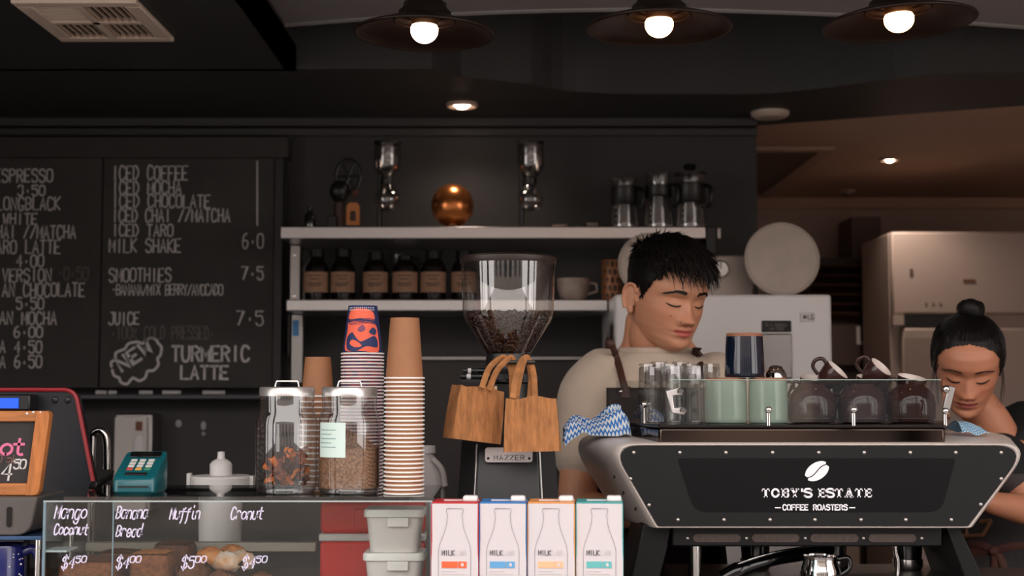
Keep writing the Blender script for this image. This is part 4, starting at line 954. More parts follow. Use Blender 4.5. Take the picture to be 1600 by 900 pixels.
def pattern(t):
    h = 76*sp; r0 = 31.5*sp; r1 = 22*sp
    def pos(a_,f,d=.0006): r = r0+(r1-r0)*f+d; return (r*math.sin(a_), -r*math.cos(a_), .004+(h-.004)*f)
    mo, mn, mp = M('cup_coral', (240,104,74), .6), M('cup_navy', (30,44,92), .6), M('cup_mauve', (130,70,100), .6)
    def blob(pts, mat, d, name):
        k = MB(); P = crom([Vector((a_,f,0)) for a_,f in pts],5,True); cx_ = sum(p.x for p in P)/len(P); cf = sum(p.y for p in P)/len(P); n_ = len(P); k.loft([[pos(cx_+(p.x-cx_)*g,cf+(p.y-cf)*g,d) for p in P] for g in (1,.85,.7,.55,.4,.25,.1,.01)],False); k.build(name, mat, t, 60)
    blob([(-.95,.05),(-.9,.5),(-.95,.62),(-.2,.66),(.9,.6),(1.1,.3),(.95,.0),(0,.02)],mo,.0005,'coral_shape')
    blob([(-.9,.70),(-.8,.88),(-.1,.95),(.8,.86),(.85,.68),(0,.72)],mo,.0005,'coral_shape')
    blob([(-.8,.10),(-.85,.30),(-.5,.42),(-.35,.30),(.1,.22),(.7,.34),(.95,.26),(.9,.1),(.3,.12),(-.2,.02),(-.6,.03)],mn,.0009,'navy_shape')
    blob([(-.6,.18),(-.45,.26),(-.1,.20),(.05,.12),(-.3,.10)],mo,.0012,'coral_shape')
    blob([(.45,.42),(.7,.52),(.95,.46),(.8,.36)],mn,.0009,'navy_shape')
    blob([(-.2,.48),(0,.42),(.25,.48),(.1,.58)],mp,.0009,'mauve_shape')
    for q in range(8):
        k = MB(); n_ = 14; w_ = .012
        for i in range(n_+1):
            a_ = -.85+1.7*i/n_; f = .60+.014*q+.018*math.sin(a_*4+q*.9); k.v += [pos(a_,f-.004,.0014),pos(a_,f+.004,.0014)]
        k.f = [(2*i,2*i+1,2*i+3,2*i+2) for i in range(n_)]; k.build('wavy_line', mn if q % 2 else mp, t, 60)
    for q in range(28):
        a_ = -.9+1.8*(q % 14)/13; f = .90+.045*(q//14); x,y,z = pos(a_,f,.0007); MB().ell((x,y,z),(.0009,.0006,.0010),6,4).build('dot', m_rim, t)
tp = cup_proto('patterned_cup',32.5*sp,22.5*sp,76*sp,M('cup_navy', (30,44,92), .6),m_rim,pattern)
zt = W(565,478,YP).z; dzp = (zt-76*sp-TT)/40
# lower cups only show their edge: a speckled coral band under the rim
lo = cup_proto('patterned_cup',32.5*sp,22.5*sp,76*sp,M('cup_nested_print', (170,60,70), .6, col2=(40,40,90), vs_=90),m_rim)
for i in range(40):
    o = lo if i == 0 else copy_tree(lo)
    o.location = (W(565,760,YP).x,YP,TT+i*dzp); o.rotation_euler.z = random.uniform(0,6)
    o['label'] = 'coral and navy printed paper cup nested in the tall stack behind the granola jar'; o['group'] = 'patterned cups in the tall stack'
tp.location = (W(565,760,YP).x,YP,TT+40*dzp); tp['label'] = 'coral and navy patterned paper cup on top of its tall stack'; tp['group'] = 'patterned cups in the tall stack'
YS = 2.475; ss = SC(YS); zt = W(497,558,YS).z; hs = 62*ss
stack(cup_proto('small_paper_cup',26.5*ss,20*ss,hs,m_kraft,m_rim),495,YS,TT,17,(zt-hs-TT)/16,'small kraft cups behind the jars',
      'small kraft paper cup nested in the stack behind the two jars','small kraft paper cup on top of the short stack behind the jars')
# milk jug behind
YJ = 2.66; c = W(668,740,YJ); s = SC(YJ)
t = thing('plastic_jug', 'translucent white plastic jug on the counter beside the grinder', 'jug', (c.x,YJ,CT+.0005))
zt = W(672,708,YJ).z; k = MB(); H = zt-CT
def R(hw,z,ro): return [(c.x+a_,YJ+b_,z) for a_,b_ in rrect(-hw,hw,-hw,hw,ro,5)]
k.loft([R(.030,CT+.0005,.01),R(.033,CT+.006,.012),R(.033,CT+H*.70,.014),R(.026,CT+H*.86,.014),R(.012,CT+H*.95,.0115),R(.012,CT+H,.0115)])
k.build('jug_body', M('jug_plastic', (206,200,196), .4), t, 60)
MB().lathe([(0,0),(.015,0),(.0145,.014),(0,.015)],24,(c.x,YJ,zt)).build('cap', m_white, t)
MB().tube(crom([(c.x+.010,YJ-.012,zt-.01),(c.x+.028,YJ-.02,zt-.03),(c.x+.034,YJ-.022,zt-.06)],5),.006,8).build('handle', MATS['jug_plastic'], t, 60)
# ============================================================ milk cartons
YC = 2.25; s = SC(YC)
def carton(px, rot, col, name, label, pale):
    c = W(px,787,YC); H = c.z-CT-.0005; w = 36*s
    t = thing('milk_carton', label, 'carton', (0,0,0), 'milk cartons on the counter')
    mf = M('carton_white', (206,199,201), .5, var=.015, vs_=20); mc = M('carton_'+name, col, .5)
    k = MB(); P = lambda sc_, z, b=0: [(-w*sc_-b,-w*sc_-b,z),(w*sc_+b,-w*sc_-b,z),(w*sc_+b,w*sc_+b,z),(-w*sc_-b,w*sc_+b,z)]
    k.loft([P(1,0),P(1,H*.5,.0006),P(.988,H*.72),P(1,H)]); k.build('carton_body', mf, t, 30, bevel=.0012)
    MB().box(w*.985,w+.0008,-w,w,.002,H-.001).build('side_panel', mc, t); MB().box(-w-.0008,-w*.985,-w,w,.002,H-.001).build('side_panel', mc, t)
    MB().box(-w,w,-w*.99,w,H,H+.0022).build('top_panel', mc, t, bevel=.0006)
    MB().box(-w*.55,w*.98,-w*.2,-w*.12,H+.0022,H+.0042).build('top_seam', mf, t)
    cp = MB().box(w*.32,w*.95,-w*.75,-w*.12,H+.0022,H+.0115); cp.build('cap', m_white, t, bevel=.003)
    yf = -w-.0014
    fn = lambda a_,b_: (a_, yf, b_)
    Z = lambda py: H-(py-787)*s
    out = [(-25,905),(-25.2,860),(-23.5,850),(-19,838),(-14.5,826),(-12,814),(-11.3,803),(-13,800),(-13,796),(-12,794.5),(12,794.5),(13,796),(13,800),(11.3,803),(12,814),(14.5,826),(19,838),(23.5,850),(25.2,860),(25,905)]
    k = MB(); ribbon(k,[Vector((a_*s,Z(b_))) for a_,b_ in out],.0006,fn); k.build('bottle_outline', M('outline_grey', (120,114,120), .7), t, 0)
    k = MB(); text(k,'MILK',-19.5*s,Z(866),-.5*s,Z(858.5),.0012,fn,gap=.3); k.build('lettering', M('carton_ink', (74,70,76), .7), t, 0)
    k = MB(); text(k,'LAB',1.5*s,Z(866),17*s,Z(858.5),.0007,fn,gap=.3); k.build('pale_lettering', M('carton_ink_pale', (196,190,192), .7), t, 0)
    mbx = M('print_'+name, pale, .6)
    for a_,b_,nm in ((-20,4.5,'colour_panel'),(5.5,18.5,'colour_panel')): MB().box(a_*s,b_*s,yf-.0001,yf+.0012,Z(885.5),Z(875.5)).build(nm, mbx, t)
    k = MB().ell((12*s,yf-.0003,Z(880.5)),(.0024,.0003,.0030),12,6); k.build('panel_icon', mf, t)
    k = MB()
    for q,(a_,b_) in enumerate(((-20,2),(-20,16),(-20,12))): k.box(a_*s,b_*s,yf-.00005,yf+.001,Z(891+q*4.2),Z(890+q*4.2))
    tag(k.build('small_print', MATS['carton_ink_pale'], t), kind='stuff')
    t.location = (c.x,YC+w,CT+.0005); t.rotation_euler.z = rot
carton(712.5,-.05,(190,36,44),'red','white milk carton with red edges and an orange panel, next to the cake case',(226,98,56))
carton(787.5,-.05,(50,118,186),'blue','white milk carton with blue edges and a blue panel',(96,158,206))
carton(863.5,-.07,(226,150,86),'peach','white milk carton with orange edges and a peach panel',(242,182,140))
carton(939,-.07,(70,158,158),'teal','white milk carton with teal edges and a teal panel, next to the coffee machine',(96,178,178))

# ============================================================ coffee grinder
YG = 2.53; s = SC(YG); gc = W(794,500,YG); gx = gc.x
Z = lambda py: W(794,py,YG).z
t = thing('coffee_grinder', 'black coffee grinder with a clear hopper full of beans', 'grinder', (gx,YG,CT+.0005))
def GP(hw, y0, y1, z, ch=.35):
    c_ = hw*ch; return [(gx-hw+c_,y0,z),(gx+hw-c_,y0,z),(gx+hw,y0+c_*1.2,z),(gx+hw,y1,z),(gx-hw,y1,z),(gx-hw,y0+c_*1.2,z)]
zb = CT+.0005
MB().loft([GP(80*s,YG-.10,YG+.10,zb),GP(80*s,YG-.10,YG+.10,zb+.02),GP(77*s,YG-.085,YG+.09,Z(785)),GP(71*s,YG-.07,YG+.08,Z(690)),GP(60*s,YG-.05,YG+.06,Z(655)),GP(44*s,YG-.04,YG+.04,Z(640))]).build('body', M('grinder_black', (34,35,37), .42), t, 30, bevel=.004)
for sx in (-1,1): MB().tube([(gx+sx*51.5*s,YG-.0865,Z(785)),(gx+sx*47*s,YG-.0705,Z(692))],.0016,6).build('edge_strip', m_steel2, t)
MB().lathe([(0,Z(645)),(36*s,Z(645)),(36*s,Z(600)),(44*s,Z(597)),(44*s,Z(585)),(40*s,Z(580)),(36*s,Z(575)),(34*s,Z(553)),(0,Z(553))],40,(gx,YG,0)).build('collar', m_blk, t, 35)
for q in range(12):
    a_ = q*PI/6; MB().ell((gx+44*s*math.cos(a_),YG+44*s*math.sin(a_),Z(591)),(.004,.004,.006),8,6).build('collar_grip', m_blk, t)
MB().lathe([(33*s,Z(556)),(35*s,Z(552)),(68*s,Z(500)),(71*s,Z(487)),(74*s,Z(413))],56,(gx,YG,0)).build('hopper', GLASS('hopper_glass',(.93,.91,.89),gain=2.6), t, 60)
MB().lathe([(0,Z(401)-.002),(70*s,Z(401)),(76*s,Z(404)),(76*s,Z(410)),(74.5*s,Z(413)),(70*s,Z(412)),(0,Z(412))],56,(gx,YG,0)).build('hopper_lid', M('lid_brown', (48,38,34), .4), t, 40)
yp = YG-.080
MB().prism(rrect(W(758,711,yp).x,W(832,711,yp).x,W(795,722,yp).z,W(795,699,yp).z,.005),XZ,yp-.006,yp+.006).build('name_plate', M('plate_silver', (214,206,206), .35, .4), t)
k = MB(); a = W(772,718.5,yp); b = W(819,711,yp); text(k,'MAZZER',a.x,a.z,b.x,b.z,.0011,lambda p,q:(p,yp-.0066,q),gap=.55); k.build('plate_lettering', M('plate_ink', (60,56,58), .6), t, 0)
for px in (763,827): p = W(px,716,yp); MB().ell((p.x,yp-.006,p.z),(.0024,.001,.0024),10,6).build('rivet', m_dkmetal, t)
# adjusting bar on the collar: the bag handles hang over it
bz = W(806,566,2.455).z
MB().tube([(W(778,566,2.455).x,2.455,bz),(W(836,566,2.455).x,2.455,bz)],.0036,10).build("adjusting_bar", m_blk, t)
MB().tube([(gx,2.455,bz),(gx,YG-.02,bz)],.0036,10).build("adjusting_bar_stem", m_blk, t)
# pen ledge
zl = W(745,593,YG-.05).z
MB().box(W(722,593,YG-.05).x,gx-.02,YG-.06,YG-.03,zl-.005,zl).build('pen_ledge', m_blk, t)
# beans
k = MB()
for q in range(1500):
    a_ = random.uniform(PI,2*PI) if q % 4 else random.uniform(0,2*PI)
    f = random.random()
    if q % 3 == 0: rr = 60*s*math.sqrt(random.random()); z = Z(499)+.004*random.random()+.006*(rr/(60*s))
    elif q % 7 == 0: rr = 62.5*s; z = Z(499)+.010*random.random()
    else: f = .07+.93*f; rr = (35+(68-35)*f)*s-.0068; z = Z(552)+(Z(501)-Z(552))*f
    R_ = Euler((random.uniform(0,6),random.uniform(0,6),random.uniform(0,6))).to_matrix()
    k.ell((gx+rr*math.cos(a_),YG+rr*math.sin(a_),z),(.0055,.0038,.0030),7,5,R_)
k.lathe([(0,Z(552.5)),(32*s,Z(552)),(61*s,Z(503)),(0,Z(501))],30,(gx,YG,0))
tag(k.build('coffee_beans', M('roast_bean', (52,28,18), .4, var=.4, vs_=60), None, 60), 'dark roasted coffee beans filling the grinder hopper', 'coffee beans', kind='stuff')
for i,(dz,xa,xb,lab) in enumerate(((0,720,766,'black marker pen with a white band on the grinder ledge, lower of two'),(.0100,724,760,'black marker pen lying on top of another marker pen'))):
    Yp = YG-.045; p = W(xa,590,Yp); q = W(xb,590,Yp); zz = zl+.0052+dz
    t = thing('marker_pen', lab, 'pen', ((p.x+q.x)/2,Yp,zl+.0002+dz), 'marker pens on the grinder')
    MB().cyl((p.x,Yp,zz),(p.x+(q.x-p.x)*.66,Yp,zz),.0048,n=14).build('barrel', m_blk, t); MB().cyl((p.x+(q.x-p.x)*.66,Yp,zz),(q.x,Yp,zz),.0050,.0044,14).build('cap', m_blkg, t)
    MB().cyl((p.x+(q.x-p.x)*.2,Yp,zz),(p.x+(q.x-p.x)*.34,Yp,zz),.00495,n=14).build('print_band', M('pen_print', (200,196,196), .6), t)

# ============================================================ small brown bags hanging on the grinder
m_jute = M('jute_brown', (168,112,66), .85, var=.3, vs_=45, bump=.5, bs=500, stretch=(3,3,.7))
m_jute2 = M('jute_strap', (168,112,66), .85, var=.25, vs_=60, bump=.5, bs=500)
def bag(cx_px, cy_px, Y, w, h, d, rz, roll, label, straps):
    c = W(cx_px,cy_px,Y); t = thing('carry_bag', label, 'bag', c-Vector((0,0,h/2)), 'small brown carry bags on the grinder')
    R = RZ(rz)@RY(roll); o_ = Vector(c)
    pt = lambda x,y,z: tuple(R@Vector((x,y,z))+o_)
    k = MB(); rings = []
    def ring(f, inset=0):
        sc_ = .92+.10*(1-f)+.03*math.sin(f*3); P = []
        n_ = 14
        for i in range(n_): u = i/n_; P.append((-w/2+w*u, -d/2-.0018*math.cos(u*2*PI*5)))
        for i in range(8): u = i/8; P.append((w/2+.003*math.sin(u*PI)*(1-2*f), -d/2+d*u))
        for i in range(n_): u = i/n_; P.append((w/2-w*u, d/2+.0018*math.cos(u*2*PI*5)))
        for i in range(8): u = i/8; P.append((-w/2-.003*math.sin(u*PI)*(1-2*f), d/2-d*u))
        return [pt(x*(sc_-inset),y*(sc_-inset*2),-h/2+h*f+.0025*math.sin(x*90+f)*(f > .9)) for x,y in P]
    for f in (0,.02,.25,.5,.75,.97,1): rings.append(ring(f))
    for f in (1,.5,.05): rings.append(ring(f,.05))
    k.loft(rings); k.build('bag_body', m_jute, t, 50)
    for u in (-.30,-.10,.10,.30):
        MB().tube([pt(w*u*1.0,-d/2*1.01-.0012,-h/2+.004),pt(w*u*.98,-d/2*.98-.0012,0),pt(w*u*.96,-d/2*.96-.0012,h/2-.002)],.0009,5).build('seam', m_jute2, t)
    for P in straps:
        k = MB(); k.tube(crom([W(x,y,Yy) for x,y,Yy in P],6),.0052,8,flat=.28,up=(0,1,.2)); k.build('handle', m_jute2, t, 60)
    return t, pt
t1, pt1 = bag(742,647,2.415,.088,.092,.042,.42,.13,'larger brown woven carry bag hung on the grinder, wooden sticks inside',
    (((753,606,2.385),(764,576,2.41),(780,561,2.448),(790,560.5,2.457),(799,580,2.462),(800,616,2.45)),((764,610,2.40),(776,580,2.43),(794,561,2.452),(801,561,2.458),(806,582,2.462),(800,620,2.45))))
t2, pt2 = bag(831,663,2.385,.090,.090,.040,-.06,-.02,'smaller brown woven carry bag hung in front of the grinder neck',
    (((801,622,2.368),(806,590,2.40),(815,564,2.445),(824,560.5,2.456),(833,580,2.452),(836,622,2.40)),((806,624,2.400),(811,594,2.43),(819,563,2.450),(825,560.5,2.458),(830,590,2.455),(828,622,2.405))))
for i,(x,lab) in enumerate(((.006,'wooden stirrer stick leaning in the larger brown bag'),(.017,'shorter wooden stirrer stick in the larger brown bag'))):
    a = Vector(pt1(x,-.006,-.03)); b = Vector(pt1(x+.012,-.008,.058-.006*i)); k = MB().tube([a,a.lerp(b,.95),b],[.0034,.0034,.002],8,flat=.35,up=(0,1,0))
    tag(k.build('stirrer_stick', M('birch_wood', (206,170,132), .6)), lab, 'stirrer', 'wooden stirrers in the bag')

# ============================================================ espresso machine
Y0, Y1 = 2.50, 2.86
t = thing('espresso_machine', 'wide espresso machine with pearl shell and black lettered back panel', 'coffee machine', (W(1281,800,2.6).x,2.66,CT+.0005))
m_pearl = M('pearl_shell', (232,220,212), .35, .0, coat=.2)
def outl(TL, TR, BR, BL, Y, R):
    V = [W(*p,Y) for p in (TL,TR,BR,BL)]; return [(a_,Y,b_) for a_,b_ in fillet([(p.x,p.z) for p in V],R,8)]
f0 = outl((950,694),(1612,694),(1516,825),(1024,825),Y0,[.030,.030,.005,.005])
b0 = outl((880,676),(1612,676),(1512,812),(968,812),2.78,[.045,.045,.012,.012])
b1 = outl((886,674),(1600,674),(1506,806),(972,806),Y1,[.045,.045,.012,.012])
cxm = W(1281,760,Y0).x; czm = W(1281,760,Y0).z
def shrink(R, k_, Y): return [(cxm+(x-cxm)*(1-k_*.35), Y, czm+(z-czm)*(1-k_)) for x,_,z in R]
MB().loft([shrink(f0,.05,Y0+.004),shrink(f0,.018,Y0-.002),f0,[((a_[0]*.85+b_[0]*.15),Y0+.03,(a_[2]*.85+b_[2]*.15)) for a_,b_ in zip(f0,b0)],b0,b1]).build('shell', m_pearl, t, 40)
pn = MB().prism([(x,z) for x,_,z in shrink(f0,.045,0)],XZ,Y0-.0015,Y0+.003).build('back_panel', M('panel_black', (19,19,21), .55, spec=.3), t)
scr = [W(x,y,Y0) for x,y in ((1058,716),(1493,716),(1470,800),(1085,800))]
MB().prism(fillet([(p.x,p.z) for p in scr],[.006,.006,.03,.03],6),XZ,Y0-.0024,Y0).build('dark_screen', M('screen_black', (8,9,11), .4, spec=.2), t)
m_logo = M('logo_white', (246,242,247), .5)
def fnl(p,q): return (p,Y0-.003,q)
# slab-serif lettering: thick uprights, serifs at the stroke ends
def slab(mbk, s_, xa, xb, yt, yb):
    a = W(xa,yb,Y0); b = W(xb,yt,Y0); wts = {"'":.45,' ':.55,'Y':1.05,'O':1.05,'A':1.1,'T':1.0,'E':.95,'B':1.0,'S':.85}
    tot = sum(wts[c_] for c_ in s_); u = (b.x-a.x)/tot; h = b.z-a.z; x = a.x; th = u*.25; tn = h*.15
    def bar(x0,y0,x1,y1,w): ribbon(mbk,[Vector((x0,y0)),Vector((x1,y1))],w,fnl)
    def hb(x0,x1,y,w=tn): mbk.v.extend([fnl(x0,y-w/2),fnl(x1,y-w/2),fnl(x1,y+w/2),fnl(x0,y+w/2)]); n_ = len(mbk.v); mbk.f.append((n_-4,n_-3,n_-2,n_-1))
    def vb(x0,y0,y1,w=th): mbk.v.extend([fnl(x0-w/2,y0),fnl(x0+w/2,y0),fnl(x0+w/2,y1),fnl(x0-w/2,y1)]); n_ = len(mbk.v); mbk.f.append((n_-4,n_-3,n_-2,n_-1))
    z = a.z
    for c_ in s_:
        w = wts[c_]*u; l = x+w*.06; r = x+w*.90; m_ = (l+r)/2
        if c_ == 'T':
            vb(m_,z,z+h); hb(l,r,z+h-tn/2); hb(m_-w*.2,m_+w*.2,z+tn/2); vb(l+w*.04,z+h*.68,z+h,w*.08); vb(r-w*.04,z+h*.68,z+h,w*.08)
        elif c_ == 'E':
            vb(l+w*.24,z,z+h); hb(l,r,z+h-tn/2); hb(l,r,z+tn/2); hb(l+w*.2,r-w*.18,z+h*.52); vb(r-w*.04,z,z+h*.3,w*.08); vb(r-w*.04,z+h*.7,z+h,w*.08); vb(r-w*.2,z+h*.38,z+h*.66,w*.08)
        elif c_ == 'O':
            P = [Vector((m_+(r-l)*.40*math.cos(i*PI/12),z+h/2+(h*.5-tn*.5)*math.sin(i*PI/12))) for i in range(25)]; ribbon(mbk,P,th*.85,fnl)
        elif c_ == 'B':
            vb(l+w*.22,z,z+h); hb(l,r-w*.25,z+h-tn/2); hb(l,r-w*.25,z+tn/2); hb(l+w*.2,r-w*.25,z+h*.52)
            for cy_,ry in ((z+h*.74,h*.2),(z+h*.28,h*.22)): ribbon(mbk,[Vector((r-w*.28+w*.2*math.cos(-PI/2+i*PI/8),cy_+ry*math.sin(-PI/2+i*PI/8))) for i in range(9)],th*.8,fnl)
        elif c_ == 'Y':
            vb(m_,z,z+h*.48); hb(m_-w*.2,m_+w*.2,z+tn/2); bar(m_,z+h*.42,l+w*.14,z+h*.93,th); bar(m_,z+h*.42,r-w*.14,z+h*.93,th*.6); hb(l-w*.02,l+w*.34,z+h-tn/2); hb(r-w*.32,r+w*.02,z+h-tn/2)
        elif c_ == 'A':
            bar(l+w*.14,z+h*.06,m_,z+h*.95,th*.6); bar(r-w*.14,z+h*.06,m_,z+h*.95,th); hb(l+w*.2,r-w*.2,z+h*.32); hb(l-w*.02,l+w*.32,z+tn/2); hb(r-w*.36,r+w*.02,z+tn/2)
        elif c_ == 'S':
            ribbon(mbk,[Vector((l+(r-l)*p.x,z+h*(.06+.88*p.y))) for p in strokes('S')[0]],th*.85,fnl); vb(r-w*.05,z+h*.66,z+h,w*.09); vb(l+w*.05,z,z+h*.34,w*.09)
        elif c_ == "'":
            vb(m_,z+h*.62,z+h,w*.5)
        x += w
k = MB(); slab(k,"TOBY'S ESTATE",1189,1363,763,777); k.build('brand_lettering', m_logo, t, 0)
k = MB(); text_px(k,'COFFEE ROASTERS',1223,1323,788.5,796.5,Y0,1.9,dy=-.003,gap=.42)
a = W(1211,793,Y0); b = W(1219,793,Y0); ribbon(k,[Vector((a.x,a.z)),Vector((b.x,b.z))],.002,fnl); a = W(1327,793,Y0); b = W(1335,793,Y0); ribbon(k,[Vector((a.x,a.z)),Vector((b.x,b.z))],.002,fnl)
k.build('brand_lettering', m_logo, t, 0)
# coffee bean emblem: two halves split by a curved slot
ce = W(1276,736,Y0); an = math.radians(33); ra, rb = 20.5*SC(Y0), 13*SC(Y0)
for sg in (1,-1):
    P = []
    for i in range(21): a_ = PI*i/20; P.append((ra*math.cos(a_), sg*(rb*math.sin(a_)+.0)))
    mid = [(-ra+2*ra*i/14, sg*.0009+.0024*math.sin((i/14-.5)*2*PI)) for i in range(15)]
    Q = P[2:-2]+mid[1:-1]
    k = MB(); k.v = [fnl(ce.x+x*math.cos(an)-y*math.sin(an), ce.z+x*math.sin(an)+y*math.cos(an)) for x,y in Q]
    n_ = len(Q); cxx = (0,sg*rb*.5); k.v.append(fnl(ce.x+cxx[0]*math.cos(an)-cxx[1]*math.sin(an), ce.z+cxx[0]*math.sin(an)+cxx[1]*math.cos(an))); k.f = [(i,(i+1) % n_,n_) for i in range(n_)]
    k.build('bean_emblem', m_logo, t, 0)
m_bolt = M('bolt_steel', (196,190,184), .3, .8)
def bolt(px,py,Y=Y0,r=.0034,dy=-.0015,par=t):
    p = W(px,py,Y); MB().ell((p.x,Y+dy,p.z),(r,.0022,r),14,8).build('bolt', m_bolt, par)
for px in (990,1062,1134,1207,1279,1350,1422,1493,1564): bolt(px,707)
for px in (1059,1131,1203,1273,1345,1415,1486): bolt(px,812)
for px,py in ((985,748),(1014,789),(1564,748),(1532,788)): bolt(px,py)
for px in (994,1042,1084,1132,1180,1228,1275,1322,1370,1418,1465,1505):
    p = W(px,689,Y0+.02); MB().ell((p.x,Y0+.022,f0[12][2]+.004),(.004,.004,.0016),12,6).build('bolt', M('bolt_bronze', (150,110,86), .35, .8), t)
for px,py in ((960,745),(974,770),(993,795)):
    p = W(px,py,Y0+.02); MB().ell(p,(.0022,.0035,.0035),10,6).build('side_bolt', m_dkmetal, t)
# base bar with oval vents, legs
zt_ = W(1281,827,Y0+.03).z; zb_ = W(1281,854,Y0+.03).z
bb = MB().box(W(1050,840,Y0+.03).x,W(1472,840,Y0+.03).x,Y0+.03,Y1-.02,zb_,zt_+.01).build('base_bar', M('base_black', (16,16,17), .45, spec=.3), t, bevel=.003)
for xa,xb in ((1083,1157),(1175,1249),(1266,1341),(1357,1431)):
    a = W(xa,847,Y0+.03); b = W(xb,834.5,Y0+.03); MB().prism(rrect(a.x,b.x,a.z,b.z,(b.z-a.z)*.49,6),XZ,Y0+.0285,Y0+.031).build('oval_vent', M('vent_mesh', (82,70,66), .5, .4, var=.3, vs_=400), bb)
for px in (1074,1166,1258,1349,1440): bolt(px,841,Y0+.03,.003,-.001,bb)
for px0,px1,px2,px3 in ((1003,1050,985,1030),(1472,1492,1500,1530)):
    a = W(px0,828,Y0+.06); b = W(px1,828,Y0+.06); c_ = W(px2,900,Y0+.06); d = W(px3,900,Y0+.06); z0 = CT+.0005
    e = (a.z-z0)/(a.z-c_.z); xq0 = a.x+(c_.x-a.x)*e; xq1 = b.x+(d.x-b.x)*e
    MB().prism([(a.x,a.z+.012),(b.x,b.z+.012),(xq1,z0),(xq0,z0)],XZ,Y0+.04,Y0+.26).build('leg', MATS['base_black'], t, bevel=.003)
MB().box(W(1050,840,2.7).x,W(1480,840,2.7).x,Y0+.06,Y1-.02,CT+.0005,CT+.022).build('drip_tray', m_steel2, t, bevel=.003)
# group heads and boiler column seen under the bar
for px in (1085,):
    p = W(px,870,2.60); MB().lathe([(0,CT+.022),(.012,CT+.022),(.012,zb_),(0,zb_)],24,(p.x,2.60,0)).build('chrome_column', m_chrome, t, 40)
for px in (1180,1300,1418):
    p = W(px,860,2.74); g = MB().lathe([(0,zb_-.046),(.026,zb_-.046),(.028,zb_-.02),(.034,zb_-.016),(.034,zb_+.002),(0,zb_+.002)],32,(p.x,2.74,0)).build('group_head', m_blkg, t, 40)
    MB().lathe([(0,zb_-.070),(.022,zb_-.070),(.0285,zb_-.062),(.0285,zb_-.046),(0,zb_-.046)],32,(p.x,2.74,0)).build('filter_basket', m_chrome, g, 40)
pts = crom([W(1130,905,2.60),W(1160,888,2.60),W(1205,874,2.62),W(1250,866,2.66),W(1296,858,2.71)],6)
MB().tube(pts,[.0155]*6+[.013]*(len(pts)-6),14).build('portafilter_handle', m_blkg, t, 60)
MB().tube([p+Vector((0,-.006,.0125)) for p in pts],.0022,8).build('handle_trim', m_chrome, t, 60)
p = W(1400,862,2.66); MB().tube(crom([p+Vector((0,0,.02)),p,p+Vector((.004,0,-.018)),p+Vector((.002,0,-.05))],5),.005,10).build('steam_wand', m_chrome, t, 60)
# cup tray on top
ty0, ty1 = 2.535, 2.84; tz = W(1250,663,2.55).z; tb = f0[12][2]+.006
TP = [(W(1030,670,ty0).x,ty0),(W(1476,670,ty0).x,ty0),(W(1480,670,ty1).x,ty1),(W(948,670,ty1).x,ty1)]
MB().prism(TP,XY,tb,tz-.006).build('cup_tray', M('tray_chrome', (92,80,74), .1, 1.), t, 30, bevel=.004)
MB().prism([(x,y) for x,y in TP],XY,tz-.006,tz).build('tray_top', M('tray_dark', (40,36,35), .25, .6), t, 30, bevel=.002)
rz0 = tz+.004; rz1 = W(1250,594,2.55).z
MB().box(W(1047,620,2.545).x,W(1470,620,2.545).x,2.543,2.545,rz0,rz1).build('front_glass_rail', GLASS('rail_glass',(.95,.97,.96),gain=1.1), t)
MB().box(W(1047,620,2.545).x,W(1470,620,2.545).x,2.5425,2.5455,rz1,rz1+.0016).build('rail_edge', M('rail_edge_green', (150,170,160), .2), t)
A_ = Vector((W(1037,620,2.55).x,2.552,0)); B_ = Vector((W(962,620,2.80).x,2.80,0))
k = MB(); k.v = [(A_.x,A_.y,rz0),(B_.x,B_.y,rz0),(B_.x,B_.y,rz1),(A_.x,A_.y,rz1)]; k.f = [(0,1,2,3)]; k.build('side_glass_rail', MATS['rail_glass'], t)
A2 = Vector((W(1474,620,2.55).x,2.552,0)); B2 = Vector((W(1484,620,2.80).x,2.80,0))
k = MB(); k.v = [(A2.x,A2.y,rz0),(B2.x,B2.y,rz0),(B2.x,B2.y,rz1),(A2.x,A2.y,rz1)]; k.f = [(0,1,2,3)]; k.build('side_glass_rail', MATS['rail_glass'], t)
def post(x,y,ztop,name='rail_post'):
    MB().cyl((x,y,tz-.002),(x,y,ztop),.0042,.0036,14).build(name, m_chrome, t)
    k = MB().ell((x,y-.004,ztop),(.0065,.006,.0065),16,10); k.build('post_knob', m_chrome, t, 60)
for px in (1200,1333): post(W(px,650,2.54).x,2.538,W(px,640,2.54).z)
post(A2.x+.001,2.546,W(1480,642,2.55).z); post(A_.x-.028,2.64,W(1010,632,2.64).z); post(B_.x,B_.y,rz0+.02)
k = MB().ell((A2.x+.004,2.546,W(1480,608,2.55).z),(.007,.006,.007),16,10); k.build('post_knob', m_chrome, t, 60)
MB().box(A2.x+.002,A2.x+.016,2.546,2.552,W(1480,645,2.55).z,W(1480,603,2.55).z, RY(.25)).build('corner_clamp', m_steel2, t, bevel=.002)
pa = [W(x,y,2.54) for x,y in ((1040,611),(1063,605),(1068,612),(1065,617),(1050,618),(1053,638),(1070,636),(1073,642),(1068,648),(1049,645))]
MB().prism([(p.x,p.z) for p in pa],XZ,2.534,2.541).build('corner_clamp', M('clamp_satin', (225,222,220), .35, .8), t, bevel=.0015)
for px,py in ((1063,611),(1067,641)):
    p = W(px,py,2.534); k = MB().lathe([(0,0),(.006,0),(.006,.004),(.004,.006),(0,.006)],18,(0,0,0),RX(PI/2)); k.v = [(x+p.x,y+2.534,z+p.z) for x,y,z in k.v]; k.build('clamp_bolt', m_chrome, t)

